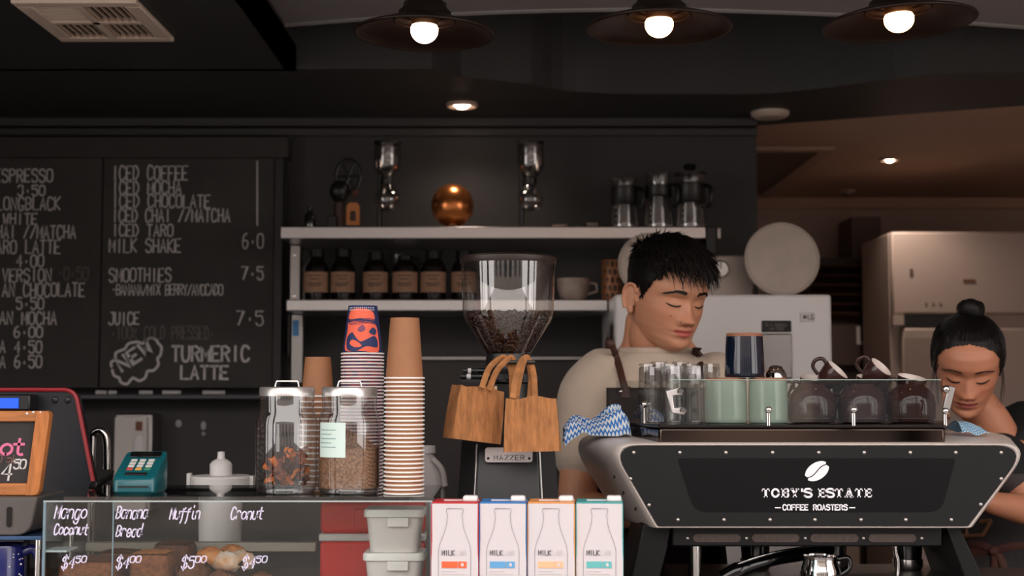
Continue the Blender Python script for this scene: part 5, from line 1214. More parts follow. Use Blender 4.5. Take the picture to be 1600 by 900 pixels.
# ------------------------------------------------------------ cups and glasses on the machine
TZ = tz+.0008
def beaker(px, Y, z0, r0p, r1p, h, mat, label, group=None):
    s = SC(Y); c = W(px,620,Y); t = thing('ceramic_beaker', label, 'cup', (c.x,Y,z0), group)
    MB().lathe([(r0p*s*.95,.0),(r0p*s,.002),(r0p*s*1.0,h*.1),((r0p*.5+r1p*.5)*s*1.01,h*.5),(r1p*s,h-.006),(0,h-.006)],48,(c.x,Y,z0)).build('glazed_wall', mat, t, 50)
    MB().lathe([(r1p*s*.985,h-.0065),(r1p*s*.98,h-.001),(r1p*s*.95,h),(0,h-.0005)],48,(c.x,Y,z0)).build('bare_clay_foot', M('bare_clay', (150,98,72), .7), t, 50)
    return z0+h
m_mint = M('mint_glaze', (138,160,146), .2, coat=.4, var=.06, vs_=20); m_navy = M('navy_glaze', (12,22,40), .12, coat=.6)
hG = W(1150,590,2.62).z-TZ
zt = beaker(1134,2.635,TZ,33,32,hG,m_mint,'mint green upturned beaker next to the drinking glasses'); beaker(1200,2.625,TZ,30.5,29.5,hG,m_mint,'mint green upturned beaker next to the brown cups')
hB = W(1163,521,2.635).z-zt-.0008
beaker(1164,2.632,zt+.0008,31,28.5,hB,m_navy,'glossy navy upturned beaker standing on the two mint beakers')
m_brown = M('brown_glaze', (58,36,34), .12, coat=.2, spec=.4); m_inner = M('cup_inner_cream', (222,208,200), .3)
def bowl(px, Y, label):
    s = SC(Y); c = W(px,620,Y); h = .0715; t = thing('brown_cup', label, 'cup', (c.x,Y,TZ), 'large brown cups on the machine')
    MB().lathe([(.035,0),(.0415,.001),(.0430,.004),(.0445,.016),(.0450,.034),(.0420,.050),(.034,.062),(.026,.067),(.024,h),(0,h-.002)],48,(c.x,Y,TZ)).build('cup_wall', m_brown, t, 60)
    MB().lathe([(.0425,.0075),(.0452,.0085),(.0452,.0100),(.0435,.011)],48,(c.x,Y,TZ)).build('rim_line', m_brown, t, 60)
    a_ = -2.4; hx = Vector((math.cos(a_),-math.sin(a_)*.9,0))
    MB().tube(crom([Vector((c.x,Y,TZ+.050))+hx*.038,Vector((c.x,Y,TZ+.052))+hx*.058,Vector((c.x,Y,TZ+.034))+hx*.064,Vector((c.x,Y,TZ+.020))+hx*.043],5),.0048,10).build('handle', m_brown, t, 60)
bowl(1268,2.635,'large upturned dark brown cup next to the mint beaker'); bowl(1346,2.635,'large upturned dark brown cup between two identical cups'); bowl(1423,2.635,'large upturned dark brown cup at the end of the row by the blue cloth')
def small_cup(op, r, h, axis, hdir, label, name='espresso_cup'):
    """op = centre of the opening, axis = direction the opening faces"""
    ax = Vector(axis).normalized(); q = ax.to_track_quat('Z','Y').to_matrix(); o_ = Vector(op)-ax*h
    t = thing(name, label, 'cup', (o_.x,o_.y,o_.z-r*.5), 'brown cups piled on the machine')
    MB().lathe([(0,0),(r*.55,0),(r*.62,.003),(r*.86,h*.3),(r*.98,h*.7),(r,h-.001),(r*.985,h)],40,o_,q).build('cup_wall', m_brown, t, 60)
    MB().lathe([(r*.985,h),(r*.93,h-.001),(r*.90,h*.7),(r*.75,h*.28),(r*.3,h*.12),(0,h*.11)],40,o_,q).build('cup_lining', m_inner, t, 60)
    hd = Vector(hdir); hd = (hd-ax*hd.dot(ax)).normalized(); P = [o_+ax*h*.85+hd*r*.95,o_+ax*h*.88+hd*(r+.010),o_+ax*h*.6+hd*(r+.017),o_+ax*h*.32+hd*(r+.012),o_+ax*h*.22+hd*r*.80]
    MB().tube(crom(P,5),.0036,10).build('handle', m_brown, t, 60)
small_cup(W(1270,590,2.715),.0245,.0835,(.05,-.26,1),(-1,0,0),'slim brown mug with cream lining leaning behind the large cup next to the mint beaker','brown_mug')
small_cup(W(1361,590,2.715),.0275,.0835,(.12,-.24,1),(-1,0,0),'slim brown mug with cream lining leaning behind the middle large cup','brown_mug')
small_cup(W(1425,589,2.715),.0275,.0835,(.16,-.24,1),(-1,0,0),'slim brown mug with cream lining leaning behind the end large cup','brown_mug')
small_cup(W(1309,577,2.668),.0245,.042,(.55,-.30,.62),(-.7,.1,.7),'tipped brown espresso cup with its handle up, on the cups beside the mint beaker')
small_cup(W(1377,573,2.664),.0235,.042,(.50,-.38,.62),(-.7,.1,.7),'tipped brown espresso cup with its handle up, between the middle and end cups')
def tumbler(px, Y, hpx, label, n=12):
    s = SC(Y); c = W(px,620,Y); h = hpx*s; r = 15*s; t = thing('drinking_glass', label, 'glass', (c.x,Y,TZ), 'drinking glasses on the machine')
    MB().lathe([(r*.86,0),(r,.003),(r*.98,h*.5),(r*.94,h*.72),(r*.90,h-.003),(r*.84,h),(0,h)],n,(c.x,Y,TZ)).build('glass_wall', m_tumbler, t, 20)
    MB().lathe([(r*.78,h*.68),(r*.86,h*.74),(r*.84,h-.006),(0,h-.006)],n,(c.x,Y,TZ)).build('thick_base', m_tumbler, t, 20)
    MB().tube([(c.x+r*math.cos(a_),Y+r*math.sin(a_),TZ+.0015) for a_ in [2*PI*i/24 for i in range(24)]],.0012,6,closed=True).build('rim', m_tumbler, t, 60)
for px, Y, hp in ((1021,2.66,86),(1054,2.655,88),(1087,2.66,88),(1012,2.715,90),(1045.5,2.71,90),(1079,2.712,90),(1112,2.716,90),(1030,2.765,92),(1064,2.765,92)):
    tumbler(px, Y, hp, 'clear faceted drinking glass in the upturned cluster beside the mint beakers')
p = W(1212,580,2.74); s = SC(2.74); h = W(1212,570,2.74).z-TZ
t = thing('steel_jug', 'small polished steel jug behind the mint beaker', 'jug', (p.x,2.74,TZ))
MB().lathe([(0,0),(.020,0),(.022,.004),(.022,h*.7),(.020,h*.85),(.012,h*.97),(0,h)],32,(p.x,2.74,TZ)).build('jug_body', m_chrome, t, 60)
MB().tube(crom([(p.x+.021,2.745,TZ+h*.7),(p.x+.036,2.75,TZ+h*.65),(p.x+.034,2.75,TZ+h*.3),(p.x+.021,2.745,TZ+h*.2)],5),.003,8).build('handle', m_chrome, t, 60)
# milk jug under the machine
p = W(1282,880,2.585); zt = W(1282,868,2.585).z
t = thing('milk_jug', 'polished steel milk jug on the drip tray under the machine', 'jug', (p.x,2.585,CT+.0222)); z0 = CT+.0222
MB().lathe([(0,z0),(.035,z0),(.037,z0+.004),(.036,z0+(zt-z0)*.5),(.030,zt-.01),(.0315,zt),(.0305,zt),(.029,zt-.012),(.034,z0+.01),(0,z0+.008)],40,(p.x,2.585,0)).build('jug_body', m_chrome, t, 50)
MB().tube(crom([(p.x+.030,2.585,zt-.006),(p.x+.050,2.59,zt-.005),(p.x+.053,2.59,zt-.022),(p.x+.0345,2.585,zt-.034)],6),.0055,10).build('handle', m_blkg, t, 60)

# ============================================================ striped cloths
def cloth_mat(name, c1, c2, fu, fv):
    m = bpy.data.materials.new(name); m.use_nodes = True; nt = m.node_tree; b = nt.nodes['Principled BSDF']; b.inputs['Roughness'].default_value = .9
    uv = nt.nodes.new('ShaderNodeUVMap'); sp_ = nt.nodes.new('ShaderNodeSeparateXYZ'); nt.links.new(uv.outputs[0], sp_.inputs[0])
    def mth(op, a_, b_=None, c_=None):
        n = nt.nodes.new('ShaderNodeMath'); n.operation = op
        for i, x in enumerate((a_,b_,c_)):
            if x is None: continue
            if isinstance(x,(int,float)): n.inputs[i].default_value = x
            else: nt.links.new(x, n.inputs[i])
        return n.outputs[0]
    zz = mth('PINGPONG', mth('MULTIPLY', sp_.outputs[0], fu), .5)
    st = mth('FRACT', mth('ADD', mth('MULTIPLY', sp_.outputs[1], fv), mth('MULTIPLY', zz, 1.2)))
    mask = mth('GREATER_THAN', st, .5)
    mx = nt.nodes.new('ShaderNodeMix'); mx.data_type = 'RGBA'; nt.links.new(mask, mx.inputs[0]); mx.inputs[6].default_value = lin(c1); mx.inputs[7].default_value = lin(c2)
    nt.links.new(mx.outputs[2], b.inputs['Base Color']); return m
def add_uv(o, nu, nv):
    me = o.data; uvl = me.uv_layers.new(name='UVMap')
    for lp in me.loops:
        i, j = divmod(lp.vertex_index, nv+1); uvl.data[lp.index].uv = (i/nu, j/nv)
def cloth(fn, nu, nv, label, mat):
    k = MB().grid(fn, nu, nv); o = k.build('folded_cloth', mat, None, 80, recalc=False); add_uv(o, nu, nv)
    md = o.modifiers.new('thickness','SOLIDIFY'); md.thickness = .0012; md.offset = 1
    return tag(o, label, 'cloth')
m_cl = cloth_mat('cloth_zigzag', (226,232,236), (40,116,196), 18, 11)
zc = b0[12][2]+.007; A = W(881,668,2.72)
fz_, bz_ = max(p[2] for p in f0), max(p[2] for p in b0)
def shell_top(y): return fz_+(bz_-fz_)*min(1,.15+.85*(y-2.53)/.25)
def tray_left(y): u_ = (y-ty0)/(ty1-ty0); return TP[0][0]+(TP[3][0]-TP[0][0])*u_
def cf(u,v):
    yy = 2.66+.11*v+.012*math.sin(u*6); x = A.x+(tray_left(yy)-.011-A.x)*u+.004*noise.noise(Vector((u*3,v*4,2)))*(1-u)
    prof = math.sin(v*PI)**.7; hgt = .016+.034*(.35+.65*u)*(1+.35*math.sin(u*8+1))
    y = 2.66+.11*v+.012*math.sin(u*6); f = abs(math.sin(v*PI*2.5+u*4.0+1.5*noise.noise(Vector((u*3,v*3,9)))))
    return (x, y, shell_top(y)+.0022-.020*max(0,1-u/.30)**2+prof*hgt*(.55+.45*f)+.008*max(0,noise.noise(Vector((u*5,v*5,4)))))
cloth(cf,46,60,'crumpled blue and white zigzag cloth on the machine beside the barista',m_cl)
A3 = W(1488,668,2.72); B3 = W(1530,660,2.72)
cloth(lambda u,v:(A3.x+(B3.x-A3.x)*u,2.66+.10*v,shell_top(2.66+.10*v)+.0025+.026*math.sin(v*PI*.9+.2)*(1-.55*u)+.003*math.sin(u*9+v*7)),30,30,'folded pale blue wave striped cloth in front of the woman',cloth_mat('cloth_wave', (200,220,228), (70,150,200), 10, 14))
# ============================================================ people
def interp(T, z):
    if z <= T[0][0]: return T[0][1]
    for (a,va),(b,vb) in zip(T[:-1],T[1:]):
        if z <= b: u = (z-a)/(b-a); u = u*u*(3-2*u)*.5+u*.5; return va+(vb-va)*u
    return T[-1][1]
def gs(d, s): return math.exp(-.5*(d/s)**2)
HF = [(-.116,.020),(-.112,.052),(-.104,.074),(-.094,.085),(-.084,.087),(-.072,.084),(-.06,.087),(-.05,.087),(-.04,.085),(-.02,.084),(0,.084),(.015,.089),(.03,.092),(.05,.090),(.07,.080),(.088,.062),(.10,.043),(.108,.022),(.111,0)]
HBK = [(-.116,.03),(-.10,.045),(-.08,.055),(-.06,.066),(-.03,.086),(0,.096),(.03,.099),(.06,.093),(.085,.078),(.10,.052),(.108,.026),(.111,0)]
HW = [(-.116,.010),(-.112,.022),(-.104,.034),(-.094,.044),(-.08,.054),(-.06,.063),(-.04,.068),(-.02,.0715),(0,.0735),(.03,.0755),(.06,.072),(.085,.058),(.10,.039),(.108,.020),(.111,0)]
def head_mb(fem=False, nr=110, na=144):
    zs = [-.116+.227*(.5-.5*math.cos(PI*(.06+.94*i/nr)))-.0 for i in range(nr+1)]
    z0 = zs[0]; zs = [-.116+(z-z0)*(.227/(zs[-1]-z0)) for z in zs]
    mb = MB(); rings = []
    for z in zs[:-1]:
        f, b, w = interp(HF,z), interp(HBK,z), interp(HW,z)
        if fem: w *= (.97 if z > -.03 else .93)
        zo = z-(.16*max(0,z-.045) if fem else 0)
        R = []
        for i in range(na):
            a = 2*PI*i/na; sn, cs = math.sin(a), math.cos(a)     # a = 0 faces -Y
            e = 2/2.25; x = w*math.copysign(abs(sn)**e, sn); d = math.copysign(abs(cs)**e, cs); y = -d*f if d > 0 else -d*b
            if cs > 0:
                ax = abs(x); D = 0
                # nose
                if z < .012 and z > -.056:
                    t = min(1,max(0,(.010-z)/.047)); hgt = .002+(.0215 if not fem else .0175)*t**1.15
                    if z < -.037: hgt *= max(0,1-((-.037-z)/.0125)**1.6)
                    D += hgt*gs(ax,.0055+.0045*t)
                D += .0085*gs(ax-.0135,.0055)*gs(z+.0375,.0065)
                D -= .0070*gs(ax-.0072,.0030)*gs(z+.0462,.0028)
                # eyes, brow, cheek
                D -= .0100*gs(ax-.031,.017)*gs(z-.001,.0105); D += .0088*gs(ax-.031,.0125)*gs(z+.003,.0085)
                D -= .0026*gs(ax-.031,.016)*gs(z-.0085,.0020)
                D -= .0020*gs(ax-.031,.014)*gs(z+.0155,.004)
                D += (.0042 if not fem else .0022)*gs(ax-.029,.021)*gs(z-.020,.0068)
                D += .0035*gs(ax-.043,.017)*gs(z+.026,.014)
                D -= .0030*gs(ax-.046,.012)*gs(z+.060,.014)
                # lips and chin
                lw = .017
                D += .0058*gs(ax,lw)*gs(z+.0575,.0042)+.0068*gs(ax,lw*.85)*gs(z+.0685,.0046)
                D -= .0085*gs(ax,lw*1.15)*gs(z+.0628,.0017); D -= .0016*gs(ax,.0035)*gs(z+.0515,.004)
                D -= .0038*gs(ax,.016)*gs(z+.0785,.0045); D += .0045*gs(ax,.013)*gs(z+.093,.010)
                y -= D*min(1,cs*2.5)
            R.append((x,y,zo))
        rings.append(R)
    mb.loft(rings, True)
    top = len(mb.v); 
    return mb
def ear_mb(sg):
    k = MB(); c = Vector((sg*.0735,.014,-.014)); R = RZ(-sg*.42)@RX(-.12)
    P = [(0,.016,-.024),(0,.022,-.006),(0,.020,.018),(0,.008,.029),(0,-.006,.026),(0,-.012,.012)]
    tr = lambda p: c+R@Vector((p[0]+sg*.008,p[1],p[2]))
    k.tube(crom([tr(p) for p in P],5),.0036,8)
    k.ell(c+R@Vector((sg*.004,.005,.002)),(.0042,.015,.026),16,12,R)
    k.ell(c+R@Vector((sg*.005,.004,-.026)),(.0048,.008,.009),12,8,R)
    k.ell(c+R@Vector((sg*.005,-.010,-.004)),(.005,.004,.007),12,8,R)
    return k
def chain(mb, pts, rad, n=20, flat=1.0):
    P = crom(pts,6); R = []
    m = len(pts)
    for i in range(len(P)):
        u = i/(len(P)-1)*(m-1); a = min(int(u),m-2); f = u-a; R.append(rad[a]*(1-f)+rad[a+1]*f)
    mb.tube(P,R,n,flat=flat); mb.ell(P[0],(R[0],)*3,16,10); mb.ell(P[-1],(R[-1],)*3,16,10)
def hand(mb, wrist, direc, up, sg=1, sc=1.0):
    d = Vector(direc).normalized(); u = Vector(up); u = (u-d*u.dot(d)).normalized(); s_ = d.cross(u)*sg
    w = Vector(wrist); R = Matrix((s_,d,u)).transposed()
    mb.ell(w+d*.045*sc,(.038*sc,.052*sc,.015*sc),20,14,R); mb.ell(w+d*.01*sc,(.028*sc,.03*sc,.018*sc),16,10,R)
    for i,(o_,L) in enumerate(((-.027,.066),(-.009,.076),(.009,.072),(.026,.058))):
        b = w+d*.082*sc+s_*o_*sc; k = L*sc
        mb.tube(crom([b-d*.02*sc,b+d*.0*sc+u*.002,b+d*k*.42-u*.010*sc,b+d*k*.70-u*.028*sc,b+d*k*.78-u*.046*sc],4),[.0092*sc]*6+[.0084*sc]*6+[.0074*sc]*5,10)
    b = w+d*.03*sc-s_*.03*sc; mb.tube(crom([b,b-s_*.018*sc+d*.018*sc-u*.004,b-s_*.022*sc+d*.045*sc-u*.016*sc,b-s_*.014*sc+d*.062*sc-u*.026*sc],4),[.011*sc]*5+[.0095*sc]*8,10)
def ering(cx, cy, z, hw, hd, yaw, n=40, sup=2.3):
    R = []
    for i in range(n):
        a = 2*PI*i/n; e = 2/sup; x = hw*math.copysign(abs(math.cos(a))**e,math.cos(a)); y = hd*math.copysign(abs(math.sin(a))**e,math.sin(a))
        R.append((cx+x*math.cos(yaw)-y*math.sin(yaw), cy+x*math.sin(yaw)+y*math.cos(yaw), z))
    return R
def tilt(R, tx, ty):
    cx = sum(p[0] for p in R)/len(R); cy = sum(p[1] for p in R)/len(R)
    return [(x,y,z+tx*(x-cx)+ty*(y-cy)) for x,y,z in R]
def remeshed(mb, vox, smooth_it=2, name='tmp', adapt=0, fac=.5):
    me = mb.mesh(name); o = bpy.data.objects.new(name, me); COL.objects.link(o)
    r = o.modifiers.new('r','REMESH'); r.mode = 'VOXEL'; r.voxel_size = vox; r.adaptivity = adapt
    if smooth_it: s_ = o.modifiers.new('s','SMOOTH'); s_.iterations = smooth_it; s_.factor = fac
    dg = bpy.context.evaluated_depsgraph_get(); ev = o.evaluated_get(dg); me2 = bpy.data.meshes.new_from_object(ev)
    bpy.data.objects.remove(o); bpy.data.meshes.remove(me); return me2
def link_mesh(me, name, mat, parent, smooth=True):
    off = wloc(parent)
    for v in me.vertices: v.co = v.co-off
    me.name = name
    if smooth: me.shade_smooth()
    o = bpy.data.objects.new(name, me); COL.objects.link(o); o.parent = parent; me.materials.clear(); me.materials.append(mat); return o
def skin_mat(name):
    m = bpy.data.materials.new(name); m.use_nodes = True; nt = m.node_tree; b = nt.nodes['Principled BSDF']
    ca = nt.nodes.new('ShaderNodeAttribute'); ca.attribute_name = 'skin_tone'; nt.links.new(ca.outputs['Color'], b.inputs['Base Color'])
    b.inputs['Roughness'].default_value = .48; b.inputs['Subsurface Weight'].default_value = .12; b.inputs['Subsurface Radius'].default_value = (.010,.004,.002)
    n = nt.nodes.new('ShaderNodeTexNoise'); n.inputs['Scale'].default_value = 700; bp = nt.nodes.new('ShaderNodeBump'); bp.inputs['Strength'].default_value = .08; bp.inputs['Distance'].default_value = .001
    nt.links.new(n.outputs[0], bp.inputs['Height']); nt.links.new(bp.outputs[0], b.inputs['Normal']); return m
def paint(me, minv, base, lip, fem, off):
    at = me.color_attributes.new('skin_tone','FLOAT_COLOR','POINT'); B = lin(base); L = lin(lip); K = [B[i]*(1.0,.80,.72)[i] for i in range(3)]
    for v in me.vertices:
        p = minv@(v.co+off); c = [B[0],B[1],B[2]]
        if p.y < -.03 and -.12 < p.z < .1:
            ax = abs(p.x); 
            bl = .5*gs(ax-.042,.018)*gs(p.z+.028,.016)+.45*gs(ax,.012)*gs(p.z+.036,.010)
            c = [c[i]*(1-bl)+K[i]*bl for i in range(3)]
            lw = .0235; e = 1-(ax/lw)**2
            if e > 0:
                up = -.0535-.0015*(1-e)+(-.0012 if ax < .003 else 0); lo_ = -.0735+.010*(1-e)
                m_ = -.0630
                if lo_ < p.z < up:
                    w = min(1,(p.z-lo_)/.0025,(up-p.z)/.0025); w = max(0,w)*.85; c = [c[i]*(1-w)+L[i]*w for i in range(3)]
        at.data[v.index].color = (c[0],c[1],c[2],1)
class Head:
    def __init__(s, origin, yaw, pitch, roll, scale, fem=False):
        s.mat = Matrix.Translation(origin)@(RZ(yaw)@RX(pitch)@RY(roll)).to_4x4()@Matrix.Scale(scale,4); s.inv = s.mat.inverted(); s.sc = scale
        s.local = head_mb(fem); s.bvh = BVHTree.FromPolygons([Vector(p) for p in s.local.v], s.local.f)
    def front(s, x, z, d=0.):
        h = s.bvh.ray_cast(Vector((x,-.3,z)), Vector((0,1,0))); p = h[0] if h[0] else Vector((x,-.08,z)); return p+Vector((0,-d,0))
    def surf(s, d):
        d = Vector(d).normalized(); h = s.bvh.ray_cast(Vector((0,0,.01))+d*.4, -d); n = h[1]
        if n.dot(d) < 0: n = -n
        return h[0], n
    def near(s, p, clr):
        q, n, i, dist = s.bvh.find_nearest(p); 
        if n.dot(p-Vector((0,0,0))) < 0: n = -n
        h = (p-q).dot(n); return q+n*clr if h < clr else p
    def world(s, mb):
        mb.v = [tuple(s.mat@Vector(p)) for p in mb.v]; return mb
def strand(mb, pts, r):
    m = len(pts); mb.tube(pts,[r*(1-.85*(i/(m-1))**2) for i in range(m)],3)
def face_details(H, root, browcol, fem):
    m_l = M('lash_black', (18,12,10), .6); m_b = M('brow_'+('f' if fem else 'm'), browcol, .7)
    for sg in (-1,1):
        k = MB(); P = [H.front(sg*(.0165+.031*i/10), -.0060-.0036*math.sin(PI*i/10)+.0018*(i/10), .0006) for i in range(11)]
        k.tube(P,[.0005]+[.0018]*8+[.0013,.0004],6); H.world(k).build('eyelashes', m_l, root, 60)
        k = MB()
        for i in range(150):
            u = random.random(); x = .0125+.039*u; z = .0185+.0055*math.sin(PI*min(1,u*.9+.1))-.004*max(0,u-.6)/.4+random.uniform(-.0030,.0030)*(1-.6*u)*(.7 if fem else 1.15)
            p = H.front(sg*x,z,.0008); q = H.front(sg*(x+.0065),z+.0016-.003*u,.0014); strand(k,[p,(p+q)/2+Vector((0,-.0006,0)),q],.0006 if fem else .0011)
        H.world(k).build('eyebrow', m_b, root, 60)
m_hair = M('black_hair', (15,12,11), .5, spec=.3)
# ------------------------------------------------------------ the barista
mY = 3.05
root = thing('person', 'barista in a beige t-shirt and brown apron looking down behind the machine', 'person', (W(1020,700,3.1).x,3.10,0))
yaw, pit, rol = math.radians(27), math.radians(16), math.radians(2)
Rm = RZ(yaw)@RX(pit)@RY(rol); sc = 1.02
org = W(1078,475,2.98)-Rm@Vector((0,-.088,0))*sc
H = Head(org,yaw,pit,rol,sc)
body = MB(); body.add(H.local,H.mat)
for sg in (-1,1): body.add(ear_mb(sg),H.mat)
nb = W(1030,556,3.10); byaw = math.radians(14)
hb = H.mat@Vector((0,.022,-.055)); hb2 = H.mat@Vector((0,.02,-.095))
chain(body,[H.mat@Vector((0,.02,-.03)),hb2,nb+Vector((.004,.0,.02)),nb+Vector((0,.012,-.05))],[.060,.058,.060,.066],28)
for sg_ in (-1,1): chain(body,[H.mat@Vector((sg_*.03,.045,-.07)),nb+Vector((sg_*.055,.03,.012)),nb+Vector((sg_*.11,.03,-.045))],[.030,.030,.025],16)
TR = [(.93,.150,.105,0,.05),(1.05,.142,.100,0,.045),(1.18,.158,.110,0,.03),(1.30,.172,.115,0,.015),(1.37,.160,.095,0,.008),(1.405,.112,.072,0,.006),(nb.z+.005,.066,.058,0,.0)]
bc = lambda z: (nb.x-.012+(z-nb.z)*.05, nb.y)
rings = [ering(bc(z)[0],bc(z)[1]+dy,z,hw,hd,byaw) for z,hw,hd,dx,dy in TR]
body.loft(rings)
shL = W(922,600,3.07); elL = W(900,792,3.00); wrL = W(985,806,2.955)
shR = W(1140,604,3.11); elR = W(1176,800,3.05); wrR = W(1120,806,2.965)
for a,b,c_ in ((shL,elL,wrL),(shR,elR,wrR)):
    chain(body,[a,a.lerp(b,.5),b],[.052,.046,.040],22); chain(body,[b,b.lerp(c_,.4),c_],[.040,.037,.026],20)
    hand(body,c_,(Vector((1050/1,0,0))*0+Vector((.75 if a is shL else -.6,-.05,-.05))),(0,0,1),1 if a is shL else -1)
me = remeshed(body,.0023,2)
off = wloc(root); o = link_mesh(me,'body',skin_mat('skin_barista'),root); paint(me,H.inv,(206,146,114),(190,88,82),False,off)
face_details(H,root,(22,16,14),False)
# small moles
for x,z in ((-.035,-.030),(-.018,-.038)): MB().ell(H.mat@H.front(x,z,.0),(.0012,.0012,.0012),8,6).build('mole', M('mole_brown', (70,36,28), .6), root)
# hair: base cap plus strands
def man_line(p):
    az = math.atan2(abs(p.x),-p.y); d = math.degrees(az)
    return interp([(0,.066),(35,.060),(52,.040),(62,.018),(72,-.004),(80,-.006),(90,.014),(104,.000),(120,-.035),(180,-.055)],d)
cap = MB(); L = H.local; keep = {}
def capoff(p):
    v = Vector(p); top = max(0,min(1,(p[2]-.02)/.06)); n = Vector((v.x,v.y,v.z*.9)).normalized(); fr = max(0,min(1,(p[2]-man_line(v))/.03))
    return v+n*(.0015+fr*(.0035+.012*top))
for f in L.f:
    if len(f) > 4 and L.v[f[0]][2] < 0: continue
    if all(L.v[i][2] > man_line(Vector(L.v[i])) for i in f):
        q = []
        for i in f:
            if i not in keep: keep[i] = len(cap.v); cap.v.append(tuple(capoff(L.v[i])))
            q.append(keep[i])
        cap.f.append(tuple(q))
hr = H.world(cap).build('hair', m_hair, root, 80)
k = MB(); cnt = 0
while cnt < 2600:
    d = Vector((random.gauss(0,1),random.gauss(0,1),random.gauss(.5,1)))
    if d.length < .1: continue
    p, n = H.surf(d); ml = man_line(p)
    if p.z < ml: continue
    cnt += 1
    top = max(0,min(1,(p.z-.045)/.035)); flow = Vector((p.x*1.2,-.9,-.15)) if top > .2 else Vector((0,-.15,-1))
    flow = flow+Vector((random.uniform(-.35,.35),random.uniform(-.25,.25),random.uniform(-.1,.35)*top)); flow = (flow-n*flow.dot(n)).normalized()
    ln = .007+.030*top*random.uniform(.7,1.3)
    if p.y < -.045 and p.z > .055: ln = .050*random.uniform(.75,1.15)
    pos = p+n*(.002+.010*top*random.random()); pts = [pos.copy()]; dr = (flow+n*(.15+.5*top*random.random())).normalized(); N = 6
    for i in range(N):
        pos = pos+dr*ln/N; dr = (dr+Vector((0,0,-.16))).normalized(); pos = H.near(pos,.003+.013*top*(1-.55*i/N)); pts.append(pos.copy())
    strand(k,pts,.0011+.0006*top)
tag(H.world(k).build('hair_strands', m_hair, hr, 80), kind='stuff')
# t-shirt
m_shirt = M('beige_cotton', (196,178,160), .9, var=.04, vs_=30, bump=.35, bs=26, sheen=.2)
sh = MB(); g_ = .014
sh.loft([ering(bc(z)[0],bc(z)[1]+dy,z,hw+g_+(.012 if z < 1.2 else 0),hd+g_,byaw) for z,hw,hd,dx,dy in TR[:-1]]+[ering(bc(nb.z)[0]+.004,nb.y+.006,nb.z-.014,.112,.084,byaw),ering(bc(nb.z)[0]+.006,nb.y+.008,nb.z+.006,.086,.076,byaw)])
for a,b in ((shL,elL),(shR,elR)):
    e = a.lerp(b,.60); chain(sh,[a+Vector((.03 if a is shL else -.03,.01,.012)),a.lerp(b,.1),a.lerp(b,.35),e],[.066,.067,.063,.060],26)
me = remeshed(sh,.005,6)
NN = [v.normal.copy() for v in me.vertices]
for v in me.vertices:
    p = v.co.copy(); w = .0035*noise.noise(Vector((p.x*9,p.y*9,p.z*14)))+.0022*noise.noise(Vector((p.x*22,p.y*22,p.z*9))); v.co = p+NN[v.index]*w
vv = [v.co.copy() for v in me.vertices]; ff = [tuple(f.vertices) for f in me.polygons]; SB = BVHTree.FromPolygons(vv, ff)
shirt = link_mesh(me,'t_shirt',m_shirt,root)
k = MB().tube([Vector(p)+Vector((0,0,.001)) for p in ering(bc(nb.z)[0]+.006,nb.y+.007,nb.z+.008,.083,.073,byaw,48,2.0)],.0055,8,closed=True,flat=1.5); k.build('collar', m_shirt, shirt, 80)
CAM = Vector((0,0,CZ))
def drape(px, py, d, Yd=3.0, bv=None):
    t_ = W(px,py,3.0); dr = (t_-CAM).normalized(); h = (bv or SB).ray_cast(CAM, dr)
    return (h[0]-dr*d) if h[0] else W(px,py,Yd)
m_apron = M('apron_brown', (46,36,34), .75, var=.1, vs_=60, bump=.2, bs=300); m_leather = M('apron_leather', (70,40,32), .55, var=.15, vs_=40)
def apf(u,v):
    y = 606+300*v; xl_ = 948-max(0,(v-.10))*30; xr = 1112+max(0,(v-.1))*30; return drape(xl_+(xr-xl_)*u,y,.010)
ap = MB().grid(apf,26,40).build('apron', m_apron, root, 80, recalc=False); md = ap.modifiers.new('t','SOLIDIFY'); md.thickness = .003
for P in (((978,612),(973,595),(968,575),(962,555),(957,541),(954,532)),((1088,612),(1092,590),(1094,570),(1094,556),(1092,546))):
    k = MB(); pts = crom([drape(x,y,.006) for x,y in P],4); k.tube(pts+[pts[-1]+Vector((0,.05,.004)),pts[-1]+Vector((0,.09,-.03))],.0075,8,flat=.3,up=(0,-1,.15)); k.build('apron_strap', m_leather, ap, 60)
p = drape(970,612,.014); MB().ell(p,(.0045,.003,.0045),14,8).build('stud', m_chrome, ap)
MB().tube([drape(978,604,.011),drape(978,622,.013)],.010,8,flat=.3,up=(0,-1,0)).build('strap_patch', m_leather, ap, 60)
# trousers and shoes
m_tr = M('dark_trousers', (34,34,40), .8)
tr_ = MB(); tr_.loft([ering(bc(.9)[0],nb.y+.05,z,hw,hd,byaw) for z,hw,hd in ((.80,.165,.115),(.9,.166,.117),(.97,.160,.114))])
for sx in (-1,1): x = bc(.9)[0]+sx*.085; chain(tr_,[(x,nb.y+.05,.82),(x,nb.y+.045,.48),(x+sx*.01,nb.y+.06,.075)],[.086,.062,.050],22)
link_mesh(remeshed(tr_,.010,2),'trousers',m_tr,root)
for sx in (-1,1):
    x = bc(.9)[0]+sx*.095; k = MB(); k.loft([ering(x,nb.y+.02,z,hw,hd,0,24) for z,hw,hd in ((.002,.046,.135),(.03,.048,.135),(.06,.044,.115),(.09,.04,.06))]); k.build('shoe', m_blk, root, 60)

